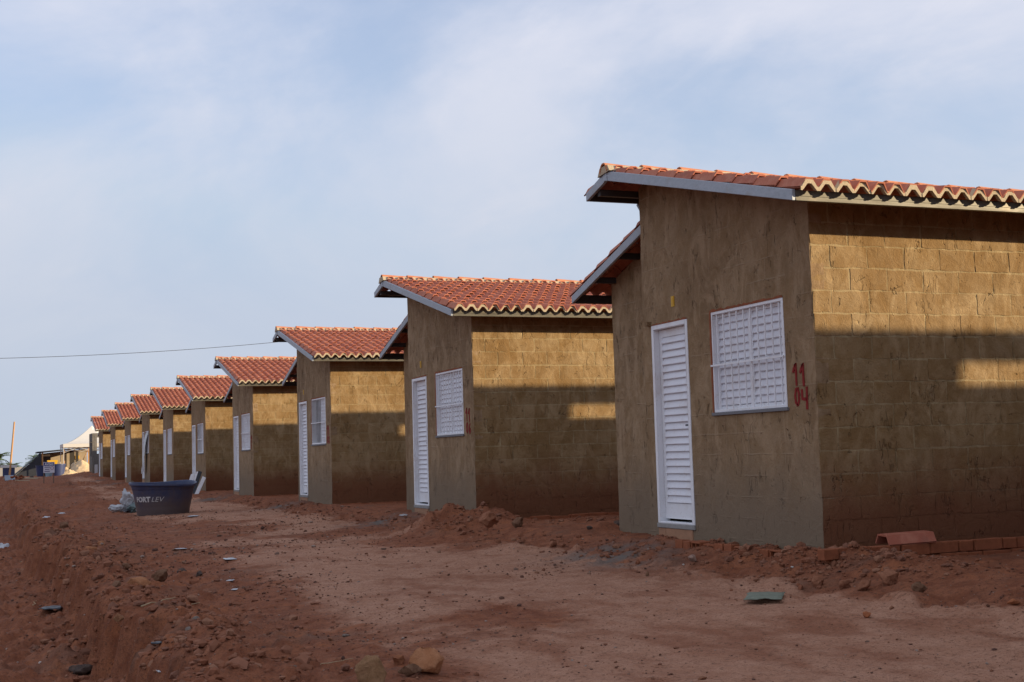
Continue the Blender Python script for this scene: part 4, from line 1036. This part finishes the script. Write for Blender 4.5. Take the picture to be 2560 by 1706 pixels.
# white boards and dark planks leaning at the fifth house
for i, (px, py, L, dx, lean, mat, lab) in enumerate([(484, 1228, .80, .0, .30, M_WHITE, 'narrow white board leaning at the small house, leftmost in its bundle'), (490, 1230, .85, .12, .36, M_WHITE, 'wide white board leaning between dark planks at the small house'),
                                        (497, 1232, .80, .24, .30, M_BLK, 'black plank leaning between the white boards at the small house'), (503, 1236, .62, .36, .42, M_WHITE, 'short white board leaning at the outer end of its bundle')]):
    base = Vector((X0-.75+dx*.9, HY[5]-.6-dx*.5, 0)); base.z = tz(base.x, base.y)-.02
    me = bevel(MB().box(-.06, .06, -.012, .012, 0, L).mesh('board', mat), .003)
    tag(link('board', me, None, None, base, (-.1, lean, -.5)), lab, 'board')
# white sheet hanging from the window of the seventh house
n = 16; ga, gb = np.meshgrid(np.linspace(0, 1, n), np.linspace(0, 1, 24))
Yw = HY[7]; V = np.stack([X0-.03-.22*gb*(1-.4*gb)-.05*fbm(ga*4, gb*3, seed=4), Yw+.50+1.15*ga*(1-.55*gb)+.75*gb+.05*fbm(ga*5, gb*5, seed=6), HZ[7]+2.18-1.75*gb-.15*ga], -1).reshape(-1, 3)
i = np.arange(n*24).reshape(24, n); Fq = np.stack([i[:-1, :-1].ravel(), i[:-1, 1:].ravel(), i[1:, 1:].ravel(), i[1:, :-1].ravel()], 1)
me = npmesh('plastic_sheet', np.vstack([V, V+np.array([.006, 0, 0])]), np.vstack([Fq, Fq[:, ::-1]+len(V)]), M_PLW, True)
tag(link('plastic_sheet', me), 'white plastic sheet hanging from the window of a small house', 'plastic sheet')

# ------------------------------------------------------------------ notice board
c = at(122.5, 1169, 80); gz = tz(c.x, c.y)
sg = empty('notice_sign', (c.x, c.y, gz), -.05); tag(sg, 'white notice board headed AVISO in blue on two wooden posts', 'sign')
M_WOOD = simple('weathered_wood', (.17, .115, .085), .85, 0, .25, 20); M_SIGNB = simple('sign_blue', (.035, .035, .17), .5); M_INK = simple('sign_ink', (.16, .15, .24), .6)
zb = c.z-gz; sw, shh = .305, .31
MB().box(-sw, sw, 0, .02, zb-shh, zb+shh).build('panel', simple('sign_white', (.62, .61, .68), .5), sg); MB().box(-sw+.025, sw-.025, -.006, -.001, zb+.09, zb+shh-.03).build('header', M_SIGNB, sg)
for x in (-sw+.03, sw-.05): MB().box(x-.03, x+.03, .021, .07, -.3, zb+shh-.02).build('post', M_WOOD, sg)
t = text_mesh('AVISO', .17, 0, .004); t.materials.append(M_WHITE); link('lettering', t, None, sg, (-sw+.07, -.009, zb+.125), (math.pi/2, 0, 0))
b = MB()
for (x0, x1, z) in ((-.25, .06, .02), (-.22, .02, -.10), (-.25, .05, -.22)): b.box(x0, x1, -.005, -.001, zb+z-.03, zb+z+.02)
b.build('printed_lines', M_INK, sg)
b = MB(); b.lathe([(.07, 0), (.095, 0)], 20); me = b.mesh('symbol', simple('sign_red', (.3, .08, .12), .6)); link('symbol', me, None, sg, (.17, -.006, zb-.04), (math.pi/2, 0, 0))

# ------------------------------------------------------------------ far end of the street
def G(px, py, Y): return at(px, py, Y)
# white canopy tent
YT = 104.; a = G(157.5, 1112, YT-1); gz = tz(a.x, a.y)
tent = empty('canopy_tent', (a.x, a.y, gz)); tag(tent, 'white peaked canopy tent on thin posts at the end of the row', 'tent')
Wt = 4.4; zt = a.z-gz; pk = G(228, 1066, YT+1).z-gz
M_TENT = simple('white_canvas', (.58, .56, .53), .8, 0, .06, 3)
b = MB(); n = 14
def canopy(u, v):      # tent roof with sagging panels and a pinched peak
    cx, cy = u-.5, v-.5; m = max(abs(cx), abs(cy))*2; return zt+.0+(pk-zt)*(1-m)**1.55+.04
gr = {}
for j in range(n+1):
    for i in range(n+1):
        u, v = i/n, j/n; gr[i, j] = (u*Wt, v*Wt-.2, canopy(u, v))
for j in range(n):
    for i in range(n): b.quad(gr[i, j], gr[i+1, j], gr[i+1, j+1], gr[i, j+1], smooth=False)
b.build('canopy', M_TENT, tent)
b = MB()
for (x0, x1, y0, y1) in ((0, Wt, -.22, -.205), (0, Wt, Wt-.2, Wt-.185), (-.012, .0, -.2, Wt-.2), (Wt, Wt+.012, -.2, Wt-.2)): b.box(x0, x1, y0, y1, zt-.02, zt+.06) if False else b.box(x0, x1, y0, y1, zt-.22, zt+.045)
b.build('valance', M_TENT, tent)
M_POST = simple('tent_post_metal', (.55, .53, .50), .5, .3)
for (x, y) in ((.02, -.18), (Wt-.03, -.18), (.02, Wt-.22), (Wt-.03, Wt-.22)): MB().box(x, x+.05, y, y+.05, -.5, zt).build('leg', M_POST, tent)
b = MB()
for y in (-.15, Wt-.2): b.tube([(.05, y, zt-.2), (Wt*.3, y, zt-.55), (Wt*.5, y, zt-.2), (Wt*.7, y, zt-.55), (Wt, y, zt-.2)], .018, 5)
for y in (-.15, Wt-.2): b.tube([(.05, y, zt-.62), (Wt*.25, y, zt-.2), (Wt*.5, y, zt-.6), (Wt*.75, y, zt-.2)], .018, 5)
b.build('truss', M_POST, tent)

# lean-to shed with dark tarpaulin
YS = 109.; l = G(97, 1133, YS); rr_ = G(224, 1119, YS); gz = tz(l.x+1, YS)
shed = empty('tarpaulin_shed', (l.x, YS, gz)); tag(shed, 'lean-to shed roofed with dark tarpaulin beside the white tent', 'shed')
w = rr_.x-l.x; z0, z1 = l.z-gz, rr_.z-gz
M_TARP = simple('black_tarpaulin', (.022, .026, .036), .6, 0, .3, 4, .4); M_SHW = simple('shed_board', (.36, .29, .21), .9, 0, .25, 4); M_TIMB = simple('raw_timber', (.46, .26, .12), .8, 0, .2, 8)
MB().prism([(-.15, z0-.02), (w+.2, z1), (w+.2, z1+.07), (-.15, z0+.10)], -.3, 3.2, 'y').build('roof', M_TARP, shed)
MB().prism([(.1, -.4), (w, -.4), (w, z1-.05), (.1, z0-.05)], 3.0, 3.1, 'y').build('back_wall', M_SHW, shed)
for x in (.2, w*.48, w-.15): MB().box(x, x+.12, -.2, -.08, -.4, z0+(z1-z0)*x/w).build('post', M_TIMB, shed)
MB().box(.25, .9, .4, 2.9, -.4, z0-.05).build('side_wall', simple('dark_board', (.05, .035, .03), .9), shed)
b = MB(); b.tube([(w-.1, -.2, z1-.1), (w-.75, -.15, z1-1.5)], .035, 6); b.tube([(w-.55, -.2, .7), (w-.35, -.2, .2), (w-.2, -.2, -.1)], .03, 6); b.build('prop', M_TIMB, shed)
b = MB(); b.quad((.15, -.3, z0), (.15, 3.2, z0), (-1.95, 3.4, -.1), (-1.95, -.5, -.1)); b.quad((.15, -.3, z0-.05), (-1.9, -.5, -.14), (-1.9, 3.4, -.14), (.15, 3.2, z0-.05)); b.quad((.15, -.3, z0), (-1.95, -.5, -.1), (-1.9, -.5, -.14), (.15, -.3, z0-.05)); b.prism([(.16, -.1), (.16, z0-.06), (-1.9, -.16)], -.32, -.29, 'y'); b.build('tarpaulin_flap', M_TARP, shed)
b = MB(); b.box(w*.50, w*.56, 1, 1.06, z0-1.2, z0+.05); b.box(w*.62, w*.72, 1.2, 1.25, .5, z0+.1); b.box(w*.74, w*.8, 1.3, 1.35, .6, z0+.1); b.build('hanging_hose', simple('dark_rag', (.05, .045, .04), .9), shed)

# cement mixer in front of the shed
q = G(190, 1181, 103.); gz = tz(q.x, q.y); mxr = empty('cement_mixer', (q.x, q.y, gz)); tag(mxr, 'tilting drum cement mixer with beige drum in front of the shed', 'cement mixer')
zc = q.z-gz+.35
b = MB(); b.lathe([(0, -.42), (.22, -.42), (.40, -.15), (.42, .05), (.22, .45), (.20, .45), (.38, .05), (.30, -.1)], 24); me = b.mesh('drum', simple('cement_beige', (.50, .40, .27), .7, .2, .2)); link('drum', me, None, mxr, (0, 0, zc), (1.0, .4, 0))
b = MB(); b.lathe([(.425, -.03), (.455, -.03), (.455, .03), (.425, .03)], 24); link('ring_gear', b.mesh('ring_gear', M_DARK), None, mxr, (0, 0, zc), (1.0, .4, 0))
b = MB(); b.tube([(-.5, 0, 0), (-.48, 0, zc)], .04); b.tube([(.5, 0, 0), (.48, 0, zc)], .04); b.tube([(-.5, -.5, 0), (-.48, .0, zc*.7), (-.5, .5, 0)], .035); b.tube([(.5, -.5, 0), (.48, 0, zc*.7), (.5, .5, 0)], .035); b.tube([(-.5, 0, .1), (.5, 0, .1)], .035); b.build('frame', M_DARK, mxr)
for x in (-.55, .55): b = MB(); b.lathe([(.05, -.04), (.22, -.05), (.25, 0), (.22, .05), (.05, .04)], 16); link('wheel', b.mesh('wheel', M_BLK), None, mxr, (x, .45, .12), (0, math.pi/2, 0))
MB().box(.5, .85, -.2, .25, zc-.35, zc+.15).build('motor_box', M_DARK, mxr)

# sand heap
q1 = G(188, 1199, 91.)
def heap(name, cx, cy, rx, ry, h, mat, label, cat, seed):
    n = 40; u = np.linspace(-1, 1, n); A, B = np.meshgrid(u, u); R_ = np.sqrt(A*A+B*B)
    Z = h*np.clip(1-R_, 0, 1)**.85*(1+.35*fbm(A*3+seed, B*3, seed=seed, o=3))+.02*fbm(A*12, B*12, seed=seed+2, o=2)-.02
    Xw = cx+A*rx; Yw = cy+B*ry; Zt = terrain(Xw.ravel(), Yw.ravel()).reshape(A.shape)
    V = np.stack([Xw, Yw, np.where(R_ < 1, np.maximum(Zt+Z, Zt-.06), Zt-.06)], -1).reshape(-1, 3); i = np.arange(n*n).reshape(n, n)
    Fq = np.stack([i[:-1, :-1].ravel(), i[:-1, 1:].ravel(), i[1:, 1:].ravel(), i[1:, :-1].ravel()], 1)
    return tag(link(name, npmesh(name, V, Fq, mat, True)), label, cat)
M_SAND = rockmat('pale_sand', (.55, .40, .24), (.62, .47, .30), (.48, .34, .20))
heap('sand_heap', G(165, 1195, 99.5).x, 99.5, .8, 1.0, .5, M_SAND, 'small pale sand heap at the left foot of the tent', 'sand', 3)
heap('sand_heap', G(205, 1195, 101).x, 101.5, 1.35, 1.5, .85, M_SAND, 'big sunlit sand heap beside the cement mixer', 'sand', 5)
# blue tanks and drums by the shed
def vat(px, py, Y, R_, h, label, col_, tilt=0):
    q = G(px, py, Y); gz = tz(q.x, q.y); b = MB(); b.lathe([(0, .02), (R_*.78, 0), (R_*.98, h*.92), (R_*1.04, h*.93), (R_*1.04, h), (R_*.94, h), (R_*.75, .06), (0, .06)], 28)
    tag(b.build('blue_tank', simple('tank_plastic', col_, .45, 0, .2, 5, .4), None, (q.x, q.y, gz), (tilt, 0, 0)), label, 'water tank')
vat(106, 1196, 97, .45, .75, 'dark blue tub standing behind the notice sign', (.03, .045, .12)); vat(146, 1190, 99, .50, .85, 'blue tank standing under the front corner of the tent', (.04, .055, .14))
vat(122, 1197, 96.3, .26, .45, 'pale blue bucket between the two blue tubs', (.25, .36, .42))
q = G(131, 1163, 103); gz = tz(q.x, q.y); bx = empty('yellow_cart', (q.x, q.y, gz)); tag(bx, 'yellow metal skip standing behind the notice sign', 'cart')
b = MB(); b.prism([(-.30, .75), (-.38, 1.12), (.38, 1.12), (.30, .75)], -.3, .3, 'y'); bevel(b.mesh('x'), .01); b.build('skip', M_YEL, bx)
for x in (-.25, .2): MB().box(x, x+.05, -.2, .2, 0, .76).build('leg', M_DARK, bx)
q = G(195, 1143, 109.0); b = MB(); b.box(-.16, .16, -.1, .1, -.14, .14); me = bevel(b.mesh('yellow_box', M_YEL), .02); 
tag(link('yellow_box', me, None, None, (q.x+.1, 111.9, q.z)), 'small yellow box hung on the back wall of the shed', 'box')
# leaning wooden pole
q0 = G(22, 1192, 95); q1_ = G(36, 1055, 95); q0.z = tz(q0.x, q0.y)-.3
d = (q1_-q0); b = MB(); b.tube([(0, 0, 0), tuple(d*.5), tuple(d)], [.075, .065, .055], 10)
tag(b.build('wooden_pole', M_TIMB, None, q0), 'tall bare wooden pole leaning slightly at the end of the street', 'pole')
# brick rubble and a sheet of metal
for i in range(14):
    q = G(30+i*2.2, 1196+random.uniform(-2, 3), 88+random.uniform(0, 2)); 
    tag(link('clay_brick', random.choice(BR_H), None, None, (q.x, q.y, tz(q.x, q.y)+.02+.07*(i % 3)), (random.uniform(-.5, .5), random.uniform(-.5, .5), random.uniform(0, 3))), 'orange clay brick in the rubble heap by the leaning pole', 'brick', 'brick rubble by the pole')
q = G(25, 1192, 89); tag(MB().box(-.3, .3, -.01, .01, 0, .42).build('metal_sheet', simple('blue_grey_sheet', (.25, .29, .34), .5, .4), None, (q.x, q.y, tz(q.x, q.y)-.03), (-.7, 0, .1)), 'blue grey metal sheet lying by the brick rubble', 'metal sheet')
for i, (px, Y, L, rz) in enumerate(((62, 90, 1.3, .15), (72, 89, 1.1, -.1), (85, 91, 1.0, .3), (14, 92, .9, .5), (56, 87.5, .9, -.3))):
    q = G(px, 1194, Y); tag(MB().box(-L/2, L/2, -.07, .07, 0, .04).build('plank', simple('old_plank', (.36, .27, .18), .9, 0, .3), None, (q.x, q.y, tz(q.x, q.y)+.03), (.1, .05, rz)), 'weathered plank lying in the rubble before the tarpaulin flap', 'plank', 'planks in the rubble')
for i, (px, py, w_, kind) in enumerate(((13, 1190, 12, 'grey'), (5, 1198, 14, 'brown'), (40, 1186, 12, 'grey'), (2, 1206, 12, 'clay'), (78, 1193, 18, 'dark'))):
    q = G(px, py, 91); me = rock_mesh(300+i, w_/70, w_/80, w_/90); me.materials.append(RM[kind])
    tag(link('rubble_lump', me, None, None, (q.x, q.y, tz(q.x, q.y)+.05)), ['pale rubble lump by the foot of the leaning pole', 'brown lump left of the leaning pole', 'grey lump behind the metal sheet', 'red lump at the street edge near the leaning pole', 'dark lump under the tarpaulin flap'][i], 'rubble')
# far yard wall, white panel, shack
q = G(20, 1180, 125); z_ = -.2
b = MB(); b.box(-30, 4.6, 0, .2, -1, G(20, 1169, 125).z-z_); tag(b.build('yard_wall', simple('grey_yard_wall', (.30, .29, .28), .9, 0, .2, 1), None, (q.x, q.y, z_)), 'low grey yard wall far beyond the leaning pole', 'wall')
q = G(22, 1176, 112); gz = tz(q.x, q.y); kio = empty('market_stand', (q.x, q.y, gz)); tag(kio, 'small white-topped stand behind the leaning pole', 'stand')
zt_ = G(22, 1170, 112).z-gz; MB().box(-.45, .45, 0, .9, 0, zt_).build('body', simple('dark_blue_panel', (.05, .06, .13), .7), kio); MB().box(-.62, .62, -.1, 1, zt_+.003, zt_+.22).build('top', simple('pale_panel', (.62, .58, .56), .7), kio)
# palms beyond the wall
M_PALM = simple('palm_leaf', (.07, .11, .028), .6, 0, .4, 3); M_TRK = simple('palm_trunk', (.16, .12, .08), .9)
def palm(px, py, Y, R_, label, seed, nf=26):
    q = G(px, py, Y); gz = -.15; t = empty('palm_tree', (q.x, q.y, gz)); tag(t, label, 'palm tree'); h = q.z-gz; r = random.Random(seed)
    b = MB(); b.tube([(0, 0, -.2), (.05, 0, h*.5), (0, 0, h)], [.16, .12, .10], 8); b.build('trunk', M_TRK, t); b = MB()
    for k in range(nf):
        a = 2*math.pi*k/nf+r.uniform(-.2, .2); e = r.uniform(-.1, 1.25); L = R_*r.uniform(.8, 1.15); pts = []
        for i in range(7):
            u = i/6; pts.append(Vector((math.cos(a)*L*u*math.cos(e*.7), math.sin(a)*L*u*math.cos(e*.7), h+L*(math.sin(e)*u-.55*u*u))))
        for i in range(1, 7):
            d = (pts[i]-pts[i-1]).normalized(); sd = d.cross(Vector((0, 0, 1))).normalized()
            for sgn in (-1, 1):
                for kk in (0, .5):
                    o = pts[i-1]+(pts[i]-pts[i-1])*kk; ll = L*.26*(1-.5*i/6)
                    tip = o+sd*sgn*ll+d*ll*.6-Vector((0, 0, ll*r.uniform(.1, .5))); b.quad(o, o+d*.06*L, tip+d*.02, tip)
    b.build('crown', M_PALM, t)
palm(32, 1168, 150, 1.3, 'small bushy palm above the far yard wall behind the leaning pole', 1); palm(-8, 1148, 140, 1.7, 'taller palm at the far end of the street, cut by the picture edge', 2); palm(-2, 1166, 145, 1.1, 'low palm beside the taller one beyond the yard wall', 3)
palm(93, 1150, 128, 1.3, 'palm showing above the sloping tarpaulin flap', 4); palm(88, 1160, 126, 1.0, 'low palm behind the tarpaulin flap', 5)
# overhead cable
A = G(-160, 899, 60); Bq = G(720, 853, 60); pts = []
for i in range(25):
    u = i/24; v = A.lerp(Bq, u); v.z -= .35*4*u*(1-u)*.5; pts.append(v-A)
b = MB(); b.tube(pts, .011, 5); tag(b.build('overhead_cable', simple('cable_black', (.05, .05, .055), .6), None, A), 'single overhead cable crossing the sky above the roofs', 'cable')
